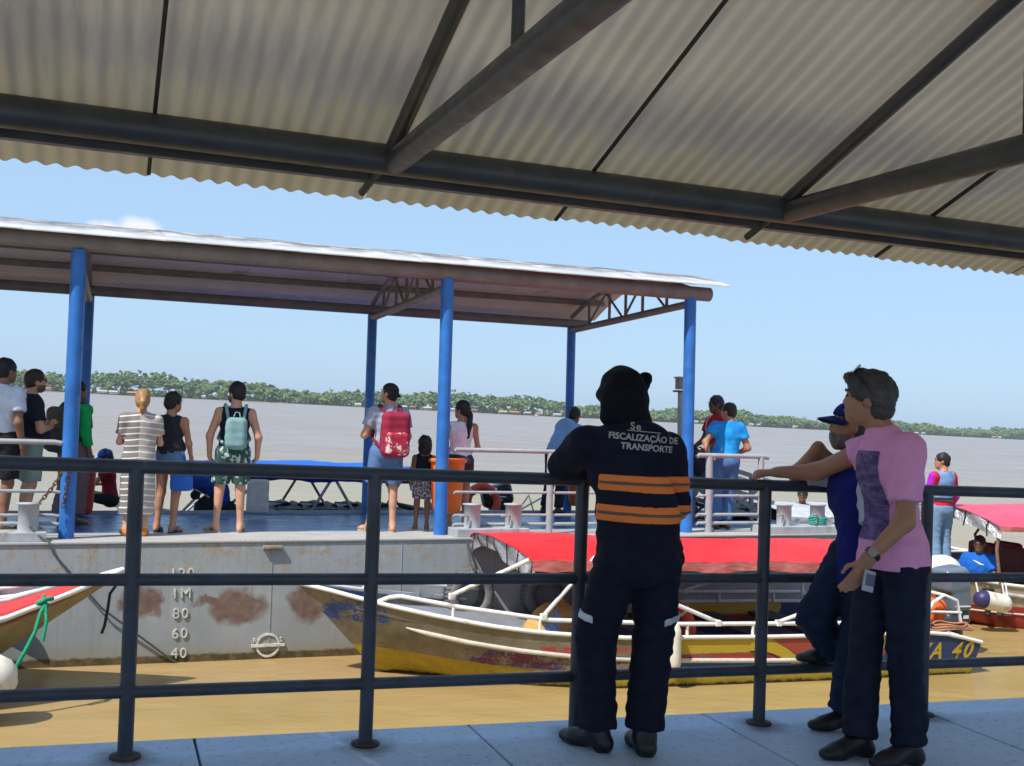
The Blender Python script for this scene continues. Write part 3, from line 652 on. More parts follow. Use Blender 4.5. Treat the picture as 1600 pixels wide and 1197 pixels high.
# a speedboat far out by the ponytail
q = thing('speedboat', 'tiny white speedboat moving on the far water right of the ponytail', 'boat', Matrix.Translation((520, 1350, WATER)))
MB(WM[q.name]).add([(-7, 0, 1.3), (-5, -1.3, 1.1), (5, -1.3, .9), (5, 1.3, .9), (-5, 1.3, 1.1), (-5, 0, -.2), (5, -.9, -.2), (5, .9, -.2)], [(0, 1, 2, 3, 4), (0, 5, 1), (1, 5, 6, 2), (2, 6, 7, 3), (3, 7, 5, 4), (0, 4, 5)]).build('hull', WALLS[1], q)
MB(WM[q.name]).box((1, 0, 1.6), (4, 2, 1.2)).build('cabin', WALLS[1], q)

# ---- humid air: one even box of haze round everything
nt = bpy.data.materials.new('haze_air'); nt.use_nodes = True; tt = nt.node_tree; tt.nodes.clear()
vo = tt.nodes.new('ShaderNodeVolumePrincipled'); vo.inputs['Color'].default_value = (.90, .95, 1, 1); vo.inputs['Density'].default_value = .000085; vo.inputs['Anisotropy'].default_value = .2
ou = tt.nodes.new('ShaderNodeOutputMaterial'); tt.links.new(vo.outputs[0], ou.inputs['Volume'])
MB().box((0, 0, 25), (10600, 10600, 57)).build('haze', nt, kind='stuff')

# ================================================================ PIER (where the camera stands)
# floor of concrete slabs on a pontoon
t = NT('pier_concrete'); o = t.obj(); p = t.pos()
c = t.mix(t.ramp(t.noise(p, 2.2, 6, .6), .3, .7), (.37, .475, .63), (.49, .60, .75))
c = t.mix(t.ramp(t.noise(p, 26, 6, .75), .55, .68), c, (.19, .23, .30))
c = t.mix(t.ramp(t.noise(t.mapv(p, (3, 9, 3)), 3, 7, .75), .60, .70), c, (.16, .18, .22))
t.bump(t.math('ADD', t.noise(p, 70, 4), t.math('MULTIPLY', t.noise(p, 14, 3), .5)), .35, .008)
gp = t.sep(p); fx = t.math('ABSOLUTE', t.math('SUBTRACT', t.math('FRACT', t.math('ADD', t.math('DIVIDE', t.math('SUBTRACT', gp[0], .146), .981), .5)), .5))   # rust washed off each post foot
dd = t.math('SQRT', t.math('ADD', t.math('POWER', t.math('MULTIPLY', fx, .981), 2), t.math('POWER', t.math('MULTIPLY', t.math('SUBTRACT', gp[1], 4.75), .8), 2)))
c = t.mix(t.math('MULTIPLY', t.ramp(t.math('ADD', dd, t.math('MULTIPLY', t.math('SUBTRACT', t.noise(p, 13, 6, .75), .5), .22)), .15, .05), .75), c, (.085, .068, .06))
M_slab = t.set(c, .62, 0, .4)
M_steel_dk = mat('pier_steel', (.045, .055, .075), .45, var=.3, scale=7, bump=.3, bscale=45, dirt=(.09, .055, .04), dirt_amt=.28, dscale=11)
M_joint = mat('joint_filler', (.05, .05, .055), .9)
pier = MB().box((1, .05, -.42), (40, 9.84, .70)).build('pier', mat('pontoon_side', (.15, .16, .17), .8, dirt=(.2, .1, .06)), kind='structure', label='pier pontoon under the shaded concrete floor')
slab = None
for i in range(-11, 13):
    x0 = .43 + 1.233 * i; q = MB().box((x0 + .6165, .02, -.035), (1.233 - .011, 9.94, .07), bev=.006)
    if slab is None: slab = q.build('slab', M_slab, pier); sme = slab.data; sx = x0
    else:
        so = bpy.data.objects.new('slab', sme); COL.objects.link(so); so.parent = pier; so.location = (x0 - sx, 0, 0)
MB().box((1, .02, -.06), (39.5, 9.9, .03)).build('joint_bed', M_joint, pier)
MB().obox((-18, 4.995, -.05), (20, 4.995, -.05), .012, .09).build('edge_angle', mat('rusty_edge', (.16, .09, .055), .8, dirt=(.05, .04, .04)), pier)

# guardrail along the edge
YR, X0, SP = 4.77, .146, .981
rl = thing('railing', 'dark grey pipe railing with three rails along the pier edge', 'railing', Matrix.Translation((X0, YR, 0)))
def lx(z): return -.0171 * z
for k in range(-9, 13):
    x = X0 + k * SP
    MB().cyl((x, YR, -.002), (x + lx(1.17), YR, 1.165), .0305, n=16).build('post', M_steel_dk, rl)
    fl = MB().lathe([(.0, .0), (.062, .0), (.062, .008), (.045, .014), (.0, .014)], (x, YR, .001), n=14)
    fl.build('base_plate', mat('base_rust', (.045, .035, .032), .8, dirt=(.12, .07, .045)), rl)
for z, r in ((1.166, .0285), (.711, .0255), (.261, .0255)):
    MB().cyl((X0 - 9.6 * SP, YR, z), (X0 + 12.8 * SP, YR, z), r, n=16).build('rail', M_steel_dk, rl)

# roof over the pier: corrugated sheets on pipe trusses
SLP = .3666
def zr(y): return 2.395 + SLP * (5.0 - y)
t = NT('roof_sheet_grey'); o = t.pos(); sp = t.sep(o)
n1 = t.noise(t.mapv(o, (1.4, .5, .5)), 2.2, 6, .6); n2 = t.noise(t.mapv(o, (9, .6, .6)), 3, 4)
c = t.mix(t.ramp(n1, .3, .7), (.41, .335, .255), (.51, .43, .335))
# bands on the sheets: yellower towards the eave, bounced light painted grey above it
yy = t.math('ADD', sp[1], t.math('MULTIPLY', t.math('SUBTRACT', n2, .5), .55))
c = t.mix(t.math('MULTIPLY', t.ramp(yy, 4.22, 4.42), .55), c, (.38, .31, .17))
c = t.mix(t.math('MULTIPLY', t.math('MULTIPLY', t.ramp(yy, 3.9, 4.12), t.ramp(yy, 4.42, 4.25)), .5), c, (.19, .185, .19))
c = t.mix(t.ramp(t.noise(o, 38, 3, .7), .70, .76), c, (.24, .20, .15))
t.bump(t.noise(o, 55, 3), .1, .004)
M_sheet = t.set(c, .75, 0, .3)
# translucency added to lift the shade below: some sunlight comes through
tr_ = t.new('ShaderNodeBsdfTranslucent'); t.l.new(c, tr_.inputs[0]); ms = t.new('ShaderNodeMixShader'); ms.inputs[0].default_value = .20
t.l.new(t.b.outputs[0], ms.inputs[1]); t.l.new(tr_.outputs[0], ms.inputs[2]); t.l.new(ms.outputs[0], t.n['Material Output'].inputs[0])
M_seam_shade = mat('seam_shade_strip', (.035, .028, .024), .8); M_pipe = mat('truss_pipe', (.050, .050, .054), .42, var=.25, scale=6, bump=.1, bscale=40, dirt=(.09, .07, .06), dirt_amt=.12, spec=.5)
roof = thing('pier_roof', 'corrugated grey roof on dark pipe trusses over the pier', 'roof', Matrix.Translation((1, 4.6, 2.5)))
RIDGE, PITCH_ = .6, .0777
SEAM0, SW = .109, .93
for i in range(-10, 13):
    xs = SEAM0 + SW * i; n = 12 * 6; dz = rng.normal() * .003; dy = rng.uniform(-.012, .014); q = MB(); tk = .006
    for side in (0, 1):
        def fn(u, v, top=0):
            x = xs + .0015 + u * (SW - .003); y = 5.0 + dy + (RIDGE - 5.0) * v if side == 0 else RIDGE + (-1.75 - RIDGE) * v  # unseen rear slope cut short to let more sky light in
            z = zr(y) if side == 0 else zr(RIDGE) - SLP * (RIDGE - y)
            return (x, y, z + dz + .0072 * (1 + .22 * math.sin(x * 5.3 + y * 1.1 + i)) * math.sin(2 * math.pi * (x - xs) / PITCH_ + .25 * math.sin(x * 3.1 + i * 2)) + top * tk)
        q.grid(lambda u, v: fn(u, v), n, 4)
        if side == 0: q.grid(lambda u, v: fn(u, 0, v), n, 1, False)
    q.build('roof_sheet', M_sheet, roof)
    if min(abs(xs - (1.045 + 1.903 * k_)) for k_ in range(-6, 8)) > .09: MB().obox((xs, 4.985 + dy, zr(4.985) - .005), (xs, RIDGE, zr(RIDGE) - .005), .016, .016).build('seam_shade_strip', M_seam_shade, roof)  # added dark strip in place of the shadow line at the overlap
MB().cyl((-9.5, RIDGE, zr(RIDGE) + .03), (12.5, RIDGE, zr(RIDGE) + .03), .09).build('ridge_cap', M_sheet, roof)
for yb in (4.55, -1.3):
    zb = (zr(4.55) if yb > 0 else zr(RIDGE) - SLP * (RIDGE - yb)) - .075
    MB().cyl((-9.4, yb, zb), (12.4, yb, zb), .064, n=20).build('beam', M_pipe, roof)
    MB().obox((-9.4, yb + .115 * (1 if yb > 0 else -1), zb - .055), (12.4, yb + .115 * (1 if yb > 0 else -1), zb - .055), .05, .05).build('eave_purlin', M_pipe, roof)
for i in range(-5, 7):
    x = 1.065 + 1.903 * i; zc = zr(4.55) - .085
    MB().cyl((x, 4.55, zc), (x, -1.3, zc + .0), .052, n=18).build('bottom_chord', M_pipe, roof)
    MB().cyl((x - .02, 4.5, zr(4.5) - .052), (x - .02, RIDGE, zr(RIDGE) - .052), .032, n=12).build('rafter', M_pipe, roof)
    MB().cyl((x - .02, -1.6, zr(RIDGE) - SLP * (RIDGE + 1.6) - .052), (x - .02, RIDGE, zr(RIDGE) - .052), .032, n=12).build('rafter', M_pipe, roof)
    for y in (3.06, 1.7, -.5): MB().cyl((x, y, zc), (x - .01, y, (zr(y) if y > RIDGE else zr(RIDGE) - SLP * (RIDGE - y)) - .05), .020, n=10).build('strut', M_pipe, roof)
    MB().cyl((x - .05, 4.60, zc - .03), (x - .09, 4.74, zc - .105), .017, n=10).build('hook', M_pipe, roof)
    MB().cyl((x - .05, 4.55, zc), (x - .05, 4.60, zc - .03), .017, n=10).build('hook', M_pipe, roof)
for y in (2.9, 1.6, -.6):
    MB().obox((-9.4, y, (zr(y) if y > RIDGE else zr(RIDGE) - SLP * (RIDGE - y)) - .035), (12.4, y, (zr(y) if y > RIDGE else zr(RIDGE) - SLP * (RIDGE - y)) - .035), .05, .04).build('purlin', M_pipe, roof)
# pipe columns that carry the trusses, at the back of the pier and far along it
for x in (-6.55, -.84 + 9.52):
    MB().cyl((x, 4.55, 0), (x, 4.55, zr(4.55) - .14), .06, n=16).build('column', M_pipe, roof)
for x in (-6.55, -.84, 4.87, 10.58):
    MB().cyl((x, -1.3, 0), (x, -1.3, zr(RIDGE) - SLP * (RIDGE + 1.3) - .14), .06, n=16).build('column', M_pipe, roof)

# ================================================================ BARGE
t = NT('barge_paint'); o = t.obj(); p = t.pos(); s = t.sep(o)
c = t.mix(t.ramp(t.noise(o, 1.3, 6, .6), .3, .7), (.26, .285, .305), (.36, .38, .39))
c = t.mix(t.ramp(t.noise(t.mapv(o, (14, 14, .8)), 1.2, 4), .5, .75), c, (.28, .285, .28))            # runs down the plate
c = t.mix(t.math('MULTIPLY', t.ramp(t.noise(o, 5, 7, .7), .52, .66), t.ramp(s[2], -.62, -.2, 0, .8)), c, (.32, .23, .14))   # ochre rust bloom
c = t.mix(t.math('MULTIPLY', t.ramp(t.noise(o, 22, 5, .7), .57, .66), t.ramp(s[2], -.7, -.1, .15, .9)), c, (.33, .17, .08))
d0 = t.vm('ADD', o, t.vm('MULTIPLY', t.vm('SUBTRACT', t.noise(o, 4.5, 6, .65, 1), (.5, .5, .5)), (.45, 0, .32)))
pm = None
for cu, cw, ru, rw in ((.40, -.58, .20, .17), (1.33, -.66, .30, .19), (1.12, -.60, .25, .05), (2.08, -.66, .24, .20), (-.95, -.6, .25, .2), (3.0, -.7, .2, .14)):
    r = t.vm('LENGTH', t.vm('MULTIPLY', t.vm('SUBTRACT', d0, (cu, 0, cw)), (1 / ru, 0, 1 / rw)), (0, 0, 0))
    m = t.ramp(r, 1.1, .72, 0, .92); pm = m if pm is None else t.math('MAXIMUM', pm, m)
c = t.mix(pm, c, t.mix(t.ramp(t.noise(o, 11, 6, .7), .35, .65), (.12, .062, .045), (.21, .135, .10)))  # old tyre scrubs
zp = t.math('ADD', t.sep(p)[2], t.math('MULTIPLY', t.math('SUBTRACT', t.noise(o, 7, 6, .7), .5), .09))
c = t.mix(t.ramp(zp, -.93, -1.07, 0, .5), c, (.24, .22, .14))
c = t.mix(t.ramp(zp, -1.075, -1.10), c, t.mix(t.ramp(t.noise(o, 9, 5, .7), .4, .6), (.055, .055, .022), (.15, .095, .045)))
t.bump(t.math('ADD', t.noise(o, 2.2, 2), t.math('MULTIPLY', t.noise(o, 45, 3), .12)), .3, .03)
M_hull = t.set(c, .55, 0, .4)
t = NT('deck_strip'); o = t.obj()
c = t.mix(t.ramp(t.noise(t.mapv(o, (.8, 2, 1)), 3, 6, .6), .3, .7), (.33, .32, .30), (.45, .435, .41)); c = t.mix(t.ramp(t.noise(o, 17, 6, .75), .62, .70), c, (.27, .2, .14))
M_strip = t.set(c, .7, 0, .3)
t = NT('deck_blue'); o = t.obj()
c = t.mix(t.ramp(t.noise(t.mapv(o, (.5, 3.5, 1)), 2.5, 6, .6), .35, .7), (.03, .085, .24), (.06, .14, .33)); c = t.mix(t.ramp(t.noise(o, 9, 6, .75), .62, .72), c, (.13, .16, .20))
t.bump(t.noise(t.mapv(o, (1, 3, 1)), 5, 3), .12, .01)
M_blue_deck = t.set(c, t.ramp(t.noise(o, 4, 4), .35, .65, .22, .42), 0, .5)
M_mark = mat('mark_paint', (.62, .60, .54), .6, var=.25, scale=30, dirt=(.25, .19, .13), dirt_amt=.25, dscale=40)
M_col = mat('column_blue', (.022, .145, .47), .42, var=.22, scale=5, bump=.1, bscale=30, dirt=(.05, .18, .46), dirt_amt=.3, dscale=3, spec=.5)
M_grey_pipe = mat('guard_grey', (.33, .345, .355), .5, var=.12, scale=9, dirt=(.3, .24, .2), dirt_amt=.15)
M_bol = mat('bollard_grey', (.36, .385, .40), .55, var=.15, scale=8, dirt=(.28, .22, .18), dirt_amt=.2)
M_rust = mat('rust', (.14, .075, .045), .85, var=.3)
UL, UR, VB = -14.0, 9.55, 3.75
barge = thing('barge', 'flat grey steel barge with rust stains and blue deck', 'barge', BM)
MB(BM).add([(UL, 0, -1.75), (UR, 0, -1.75), (UR, VB, -1.75), (UL, VB, -1.75), (UL, 0, -.012), (UR, 0, -.012), (UR, VB, -.012), (UL, VB, -.012)], [(0, 1, 5, 4), (1, 2, 6, 5), (2, 3, 7, 6), (3, 0, 4, 7), (0, 3, 2, 1), (4, 5, 6, 7)]).build('hull', M_hull, barge)
MB(BM).box(((UL + UR) / 2, .467, -.003), (UR - UL + .02, .965, .022), bev=.005).build('deck_edge', M_strip, barge)
MB(BM).box(((UL + UR) / 2, (.955 + VB) / 2, -.003), (UR - UL, VB - .955, .014)).build('deck', M_blue_deck, barge)
MB(BM).obox((UL, VB, .02), (UR, VB, .02), .06, .05).build('deck_kerb', M_bol, barge)
for u in (-2.9, 1.668, 3.05, 5.6): MB(BM).box((u, -.002, -.62), (.012, .008, 1.15)).build('weld_seam', M_hull, barge)
MB(BM).box((1.663, -.03, -.062), (.20, .05, .035), bev=.008).build('bracket', mat('bracket_rust', (.3, .24, .18), .8, dirt=(.2, .12, .07)), barge)
for k in range(12): MB(BM).cyl((1.35 + .055 * k, .06 + .03 * (k % 2), .006), (1.35 + .055 * k, .06 + .03 * (k % 2), .011), .007, n=8).build('bolt', M_rust, barge)
def hull_text(txt, u, w, size, **k):
    return put_text('draft_mark' if txt[0].isdigit() else 'lettering', txt, size, BM @ plane_frame((u, -.003, w), (1, 0, 0), (0, 0, 1)), M_mark, barge, .012, **k)
for txt, w in (('120', -.315), ('1M', -.512), ('80', -.707), ('60', -.902), ('40', -1.095)): hull_text(txt, .785, w, .14, bold=.0, space=1.2)
hull_text('120', 7.55, -.33, .15, bold=.001); hull_text('ROT TM', 8.36, -.36, .20, bold=.002, space=1.15)
ring = MB(BM); ring.lathe([(.10, 0), (.10, .012), (.122, .012), (.122, 0)], (1.657, 0, -1.055), (0, -1, 0), 28, False); ring.build('load_line_ring', M_mark, barge)
MB(BM).box((1.657, -.010, -1.055), (.335, .022, .028)).build('load_line_bar', M_mark, barge)
for tx, u in (('R', 1.525), ('S', 1.79)): hull_text(tx, u, -1.005, .065)

# columns, beams and arched roof of the shelter on the barge
sh = thing('boarding_shelter', 'arched white roof on six blue columns on the barge', 'shelter', BM)
FC = ((-.285, 2.87), (3.625, 2.90), (6.855, 2.95)); RC = ((-.034, 2.72), (3.685, 2.74), (6.793, 2.76)); VF, VR = .40, 3.60
for (u, w) in FC: MB(BM).cyl((u, VF, 0), (u, VF, w), .074, n=20).build('column', M_col, sh)
for (u, w) in RC: MB(BM).cyl((u, VR, 0), (u, VR, w + .05), .066, n=20).build('column', M_col, sh)
for u in (-4.2, -8.1): MB(BM).cyl((u, VF, 0), (u, VF, 2.85), .074, n=20).build('column', M_col, sh); MB(BM).cyl((u, VR, 0), (u, VR, 2.75), .066, n=20).build('column', M_col, sh)
M_beam = mat('shelter_pipe', (.19, .178, .182), .5, var=.2, scale=5, dirt=(.2, .16, .14), dirt_amt=.06)
def wb(u): return .0095 * u
MB(BM).cyl((-9, VF, 2.905 + wb(-9) * 0), (7.13, VF, 2.985), .088, n=24).build('beam', M_beam, sh)
MB(BM).cyl((-9, VR, 2.80), (7.05, VR, 2.865), .066, n=20).build('beam', M_beam, sh)
PR = [(.17, -.005), (.45, .09), (.8, .185), (1.2, .265), (1.6, .318), (2.0, .335), (2.4, .315), (2.8, .25), (3.2, .14), (3.55, .02), (3.85, -.11)]
def roofp(v):
    for (a, za), (b_, zb) in zip(PR, PR[1:]):
        if v <= b_: return za + (zb - za) * (v - a) / (b_ - a)
    return PR[-1][1]
t = NT('shelter_roof'); o = t.obj()
c = t.mix(t.ramp(t.noise(o, 2, 4), .3, .7), (.60, .585, .57), (.70, .69, .67))
gm = t.math('MULTIPLY', t.ramp(t.noise(t.mapv(o, (1.2, 2.2, 2)), 2.2, 8, .72), .36, .52), t.ramp(t.sep(o)[1], .3, .62, .3, 1))
c = t.mix(gm, c, (.15, .125, .115))
M_shroof = t.set(c, .45, 0, .5)
M_shunder = mat('shelter_underside', (.60, .52, .50), .7, var=.12, scale=2, bump=.05, dirt=(.42, .33, .29), dirt_amt=.25, dscale=2)
u = -9.0; k = 0
while u < 7.2:
    u2 = min(u + 1.36, 7.28); lift = .004 * (k % 2); q = MB(BM)
    def fn(a, b_, tp=0):
        v = .17 + 3.68 * b_; uu = u + (u2 + .03 - u) * a; return (uu, v, 3.0 + wb(uu) + roofp(v) + lift + tp * .012 + (.0012 * math.sin(uu * 2 * math.pi / .34)))
    rs_ = MB(BM).grid(lambda a, b_: fn(a, b_), 8, 20); q.grid(lambda a, b_: fn(a, b_, 1), 8, 20); q.grid(lambda a, b_: fn(a, 0, b_), 8, 1, False)
    if u2 >= 7.27: q.grid(lambda a, b_: fn(1, b_, a), 1, 20, False)
    o_ = q.build('roof_sheet', M_shroof, sh); rs_.build('lining', M_shunder, o_); u = u2; k += 1
for v in (.75, 1.25, 2.0, 2.75, 3.25):
    MB(BM).obox((-9, v, 2.955 + wb(-9) + roofp(v)), (7.15, v, 2.955 + wb(7.15) + roofp(v)), .05, .07).build('purlin', M_beam, sh)
for (u, w), (ur, wr_) in list(zip(FC, RC)) + [((-4.2, 2.85), (-4.0, 2.72))]:
    uu = lambda v: u + (ur - u) * (v - VF) / (VR - VF)
    zc = lambda v: (w - .10) + (wr_ + .0 - (w - .10)) * (v - VF) / (VR - VF)
    MB(BM).cyl((u, VF, zc(VF)), (ur, VR, zc(VR)), .048, n=16).build('bottom_chord', M_beam, sh)
    vs = [VF + (VR - VF) * i / 14 for i in range(15)]
    MB(BM).tube([(uu(v), v, 2.90 + wb(u) + roofp(v)) for v in vs], .033, 10).build('arch', M_beam, sh)
    for a, c_ in ((.95, .95), (1.55, 1.55), (2.0, 2.0), (2.45, 2.45), (3.05, 3.05), (.95, 1.5), (2.05, 1.55), (2.05, 2.6), (3.1, 2.5)):
        MB(BM).cyl((uu(a), a, zc(a)), (uu(c_), c_, 2.90 + wb(u) + roofp(c_)), .017 if a != c_ else .022, n=8).build('web', M_beam, sh)
def cage_lamp(u, v, lab):
    w = 2.99 + wb(u) + roofp(v) - .10
    l = thing('cage_lamp', lab, 'lamp', BM @ Matrix.Translation((u, v, w)), 'cage lamps under the shelter roof'); F = WM[l.name]
    MB(F).lathe([(0, .09), (.09, .09), (.10, .06), (.10, .0), (.09, -.01), (0, -.01)], n=16).build('base', M_grey_pipe, l)
    MB(F).lathe([(.08, 0), (.078, -.04), (.05, -.08), (0, -.095)], n=14).build('glass', mat('lamp_glass', (.5, .48, .45), .2), l)
    q = MB(F); [q.tube([(.1 * math.cos(a), .1 * math.sin(a), 0), (.1 * math.cos(a), .1 * math.sin(a), -.06), (.04 * math.cos(a), .04 * math.sin(a), -.115), (0, 0, -.12)], .006, 5) for a in [i * 1.047 for i in range(6)]]
    q.tube([(.1 * math.cos(i * .45), .1 * math.sin(i * .45), -.045) for i in range(14)], .006, 5, True); q.build('cage', M_rust, l)
cage_lamp(1.47, 1.0, 'round cage lamp under the roof between the left and middle columns'); cage_lamp(4.49, 1.0, 'round cage lamp under the roof right of the middle column')
# posters stuck round the rear columns
for (u, w0, h_, lab) in ((3.685, 1.28, .2, 'faded white sticker on the middle rear column'), (6.793, 1.08, .24, 'torn white poster on the right rear column')):
    q = MB(BM); q.grid(lambda a, b_: (u + .0675 * math.sin(-1.2 + 2.2 * a), VR - .0675 * math.cos(-1.2 + 2.2 * a), w0 + h_ * b_), 10, 1)
    q.build('sticker', mat('sticker_paper', (.42, .43, .44), .8, var=.5, scale=40, dirt=(.1, .12, .2), dirt_amt=.9, dscale=22), label=lab, cat='sticker')

# guardrails at the barge edge
def guard(lab, rails, posts):
    g = thing('guardrail', lab, 'railing', BM @ Matrix.Translation((posts[0][0], VF, 0)), 'grey guardrails on the barge edge')
    for (u1, u2, w, r) in rails: MB(BM).tube([(u1 + .04, VF, w - .02), (u1 + .07, VF, w), (u2 - .07, VF, w), (u2, VF, w - .012)], r, 12).build('rail', M_grey_pipe, g)
    for (u, w, r) in posts: MB(BM).cyl((u, VF, .008), (u, VF, w), r, n=14).build('post', M_grey_pipe, g)
guard('grey guardrail left of the left blue column', [(-4.1, -.36, .95, .026), (-4.1, -.36, .47, .017), (-4.1, -.36, .235, .017), (-4.1, -.36, .155, .02)], [(-1.6, .95, .035), (-2.9, .95, .035)])
guard('grey guardrail right of the middle blue column', [(3.72, 5.75, .965, .026), (3.72, 5.75, .485, .016), (3.72, 5.75, .225, .016), (3.72, 5.75, .12, .02)], [(4.975, .95, .041), (5.7, .95, .035)])
guard('grey guardrail with rounded end beside the jeans man', [(6.95, 8.07, .962, .03), (6.95, 8.0, .46, .017), (6.95, 8.0, .225, .02), (6.95, 8.0, .12, .02)], [(7.178, .95, .045), (7.96, .95, .04)])

# mooring bollards, two on a plinth
def bollards(lab, u0, u1, us, hook=True):
    b_ = thing('mooring_bollard', lab, 'bollard', BM @ Matrix.Translation(((u0 + u1) / 2, .25, .01)), 'double mooring bollards on the barge edge')
    MB(BM).box(((u0 + u1) / 2, .25, .052), (u1 - u0, .40, .09), bev=.008).build('plinth', M_bol, b_)
    for u in us:
        MB(BM).lathe([(.097, .095), (.094, .11), (.094, .345), (.112, .35), (.112, .366), (0, .37)], (u, .25, 0), n=24).build('bollard', M_bol, b_)
        if hook: MB(BM).tube([(u - .20, .12, .235), (u - .10, .14, .24), (u - .085, .15, .225), (u - .10, .15, .13)], .011, 7).build('horn', M_grey_pipe, b_)
bollards('double bollard left of the left blue column, wrapped by a chain', -1.75, -.47, (-.635, -1.45), False)
bollards('double bollard right of the middle blue column', 3.70, 4.577, (3.948, 4.452))
bollards('double bollard at the right end with green rope on it', 7.845, 9.15, (8.215, 8.742))
q = MB(BM)
for k in range(4): q.tube([(8.742 + .105 * math.cos(a), .25 + .105 * math.sin(a), .13 + .022 * k + .012 * math.sin(3 * a + k)) for a in [i * .35 for i in range(18)]], .012, 6, True)
q.build('rope', mat('rope_green', (.03, .32, .26), .8, var=.3, scale=60, bump=.5), label='turquoise rope coiled round the rightmost bollard', cat='rope')

# chain from the left column to the bollard
def chain(name, lab, pts, pitch=.042, r=.0065):
    pts = [Vector(p_) for p_ in pts]; q = MB(BM); d = 0; acc = [0]
    for a, b_ in zip(pts, pts[1:]): acc.append(acc[-1] + (b_ - a).length)
    i = 0; s_ = 0
    while s_ < acc[-1] - pitch:
        j = max(k for k in range(len(acc)) if acc[k] <= s_); f = (s_ - acc[j]) / (acc[j + 1] - acc[j]); c0 = pts[j].lerp(pts[j + 1], f)
        dr = (pts[j + 1] - pts[j]).normalized(); x, y = frame_of(dr); x = x if i % 2 else y
        q.tube([c0 + dr * (pitch * .72 * math.cos(a)) + x * (.017 * math.sin(a)) for a in [k * math.pi / 4 for k in range(8)]], r, 5, True); s_ += pitch; i += 1
    return q.build(name, M_rust, label=lab, cat='chain')
sag = lambda a, b_, s, n=10: [Vector(a).lerp(Vector(b_), i / n) - Vector((0, 0, s * 4 * (i / n) * (1 - i / n))) for i in range(n + 1)]
chain('chain', 'rusty chain hanging from the left blue column to the bollard', sag((-.30, .30, .78), (-.56, .18, .365), .05))
chain('chain', 'loose chain end hanging down the left blue column', [(-.285, .315, .76), (-.30, .315, .55), (-.33, .31, .30)])
q = MB(BM); q.tube(sag((-.62, .12, .15), (-.45, -.02, .02), .02) + [Vector((-.40, -.03, -.10)), Vector((-.2, -.05, -.33)), Vector((.05, -.06, -.62)), Vector((.78, -.02, -1.2))], .010, 6)
q.build('mooring_rope', mat('rope_dark', (.07, .08, .075), .9, bump=.5), label='dark mooring rope running down the hull beside the left red boat', cat='rope')

# tyres hung on the hull as fenders
M_tyre = mat('tyre_rubber', (.15, .147, .142), .8, var=.25, scale=12, bump=.5, bscale=40, bdist=.01, dirt=(.2, .18, .16), dirt_amt=.35)
def tyre(lab, u, w, R0, tilt):
    ty = thing('tyre', lab, 'tyre', BM @ Matrix.Translation((u, -.10, w)) @ Matrix.Rotation(tilt, 4, 'Z'), 'tyre fenders on the barge side'); F = WM[ty.name]
    prof = [(R0 * .60, .055), (R0 * .58, .08), (R0 * .70, .105), (R0 * .88, .10), (R0 * .985, .075), (R0, .03), (R0, -.03), (R0 * .985, -.075), (R0 * .88, -.10), (R0 * .70, -.105), (R0 * .58, -.08), (R0 * .60, -.055), (R0 * .66, -.05), (R0 * .9, -.04), (R0 * .9, .04), (R0 * .66, .05), (R0 * .60, .055)]
    MB(F).lathe(prof, (0, 0, 0), (0, -1, 0), 36).build('carcass', M_tyre, ty)
    q = MB(F)
    for k in range(40):
        a = 2 * math.pi * k / 40; q.obox((R0 * math.cos(a), -.07, R0 * math.sin(a)), (R0 * math.cos(a + .05), .07, R0 * math.sin(a + .05)), .018, .02, (math.cos(a), 0, math.sin(a)))
    q.build('tread', M_tyre, ty)
    q = MB(F); q.tube([(0, -.09, R0 * .85), (.01, -.12, R0 * 1.02), (0, -.02, R0 * 1.2), (0, .09, -w - .02)], .012, 6); q.build('sling', mat('rope_dark', (.07, .08, .075)), ty)
tyre('grey truck tyre on the hull above the boat bow', 3.80, -.60, .275, .12); tyre('shadowed truck tyre on the hull, next to the tan keg', 4.75, -.62, .30, -.1)

# litter bins strapped to columns
def bin_(lab, u, v, w0, h_, r, colr, dark=None):
    bn = thing('litter_bin', lab, 'bin', BM @ Matrix.Translation((u, v, w0)), 'plastic litter bins on the shelter columns'); F = WM[bn.name]
    m = mat('bin_' + colr[0], colr[1], .4, var=.1, scale=4, bump=.03)
    MB(F).lathe([(0, 0), (r * .62, .0), (r * .78, .03), (r * .84, .09), (r * .97, h_ - .02), (r * 1.0, h_), (r * .93, h_), (r * .76, .1), (0, .06)], n=24).build('bucket', m, bn)
    MB(F).lathe([(r * .99, h_ - .045), (r * 1.08, h_ - .04), (r * 1.08, h_ - .005), (r * .99, h_)], n=24).build('rim', m, bn)
    q = MB(F); q.obox((0, -r * 1.0, h_ * .75), (0, -r * 1.0 - .07, h_ * .75), .16, .03); q.build('bracket', M_col, bn)
bin_('bright orange litter bin behind the middle blue column', 3.80, .69, .235, .62, .205, ('orange', (.85, .17, .02)))
bin_('dull orange litter bin beside the right rear column', 6.86, 3.36, .14, .45, .18, ('dull_orange', (.55, .13, .05)))
bin_('tall red litter bin at the left rear column behind the striped dress', -.04, 3.30, .03, .60, .18, ('red', (.42, .035, .02)))

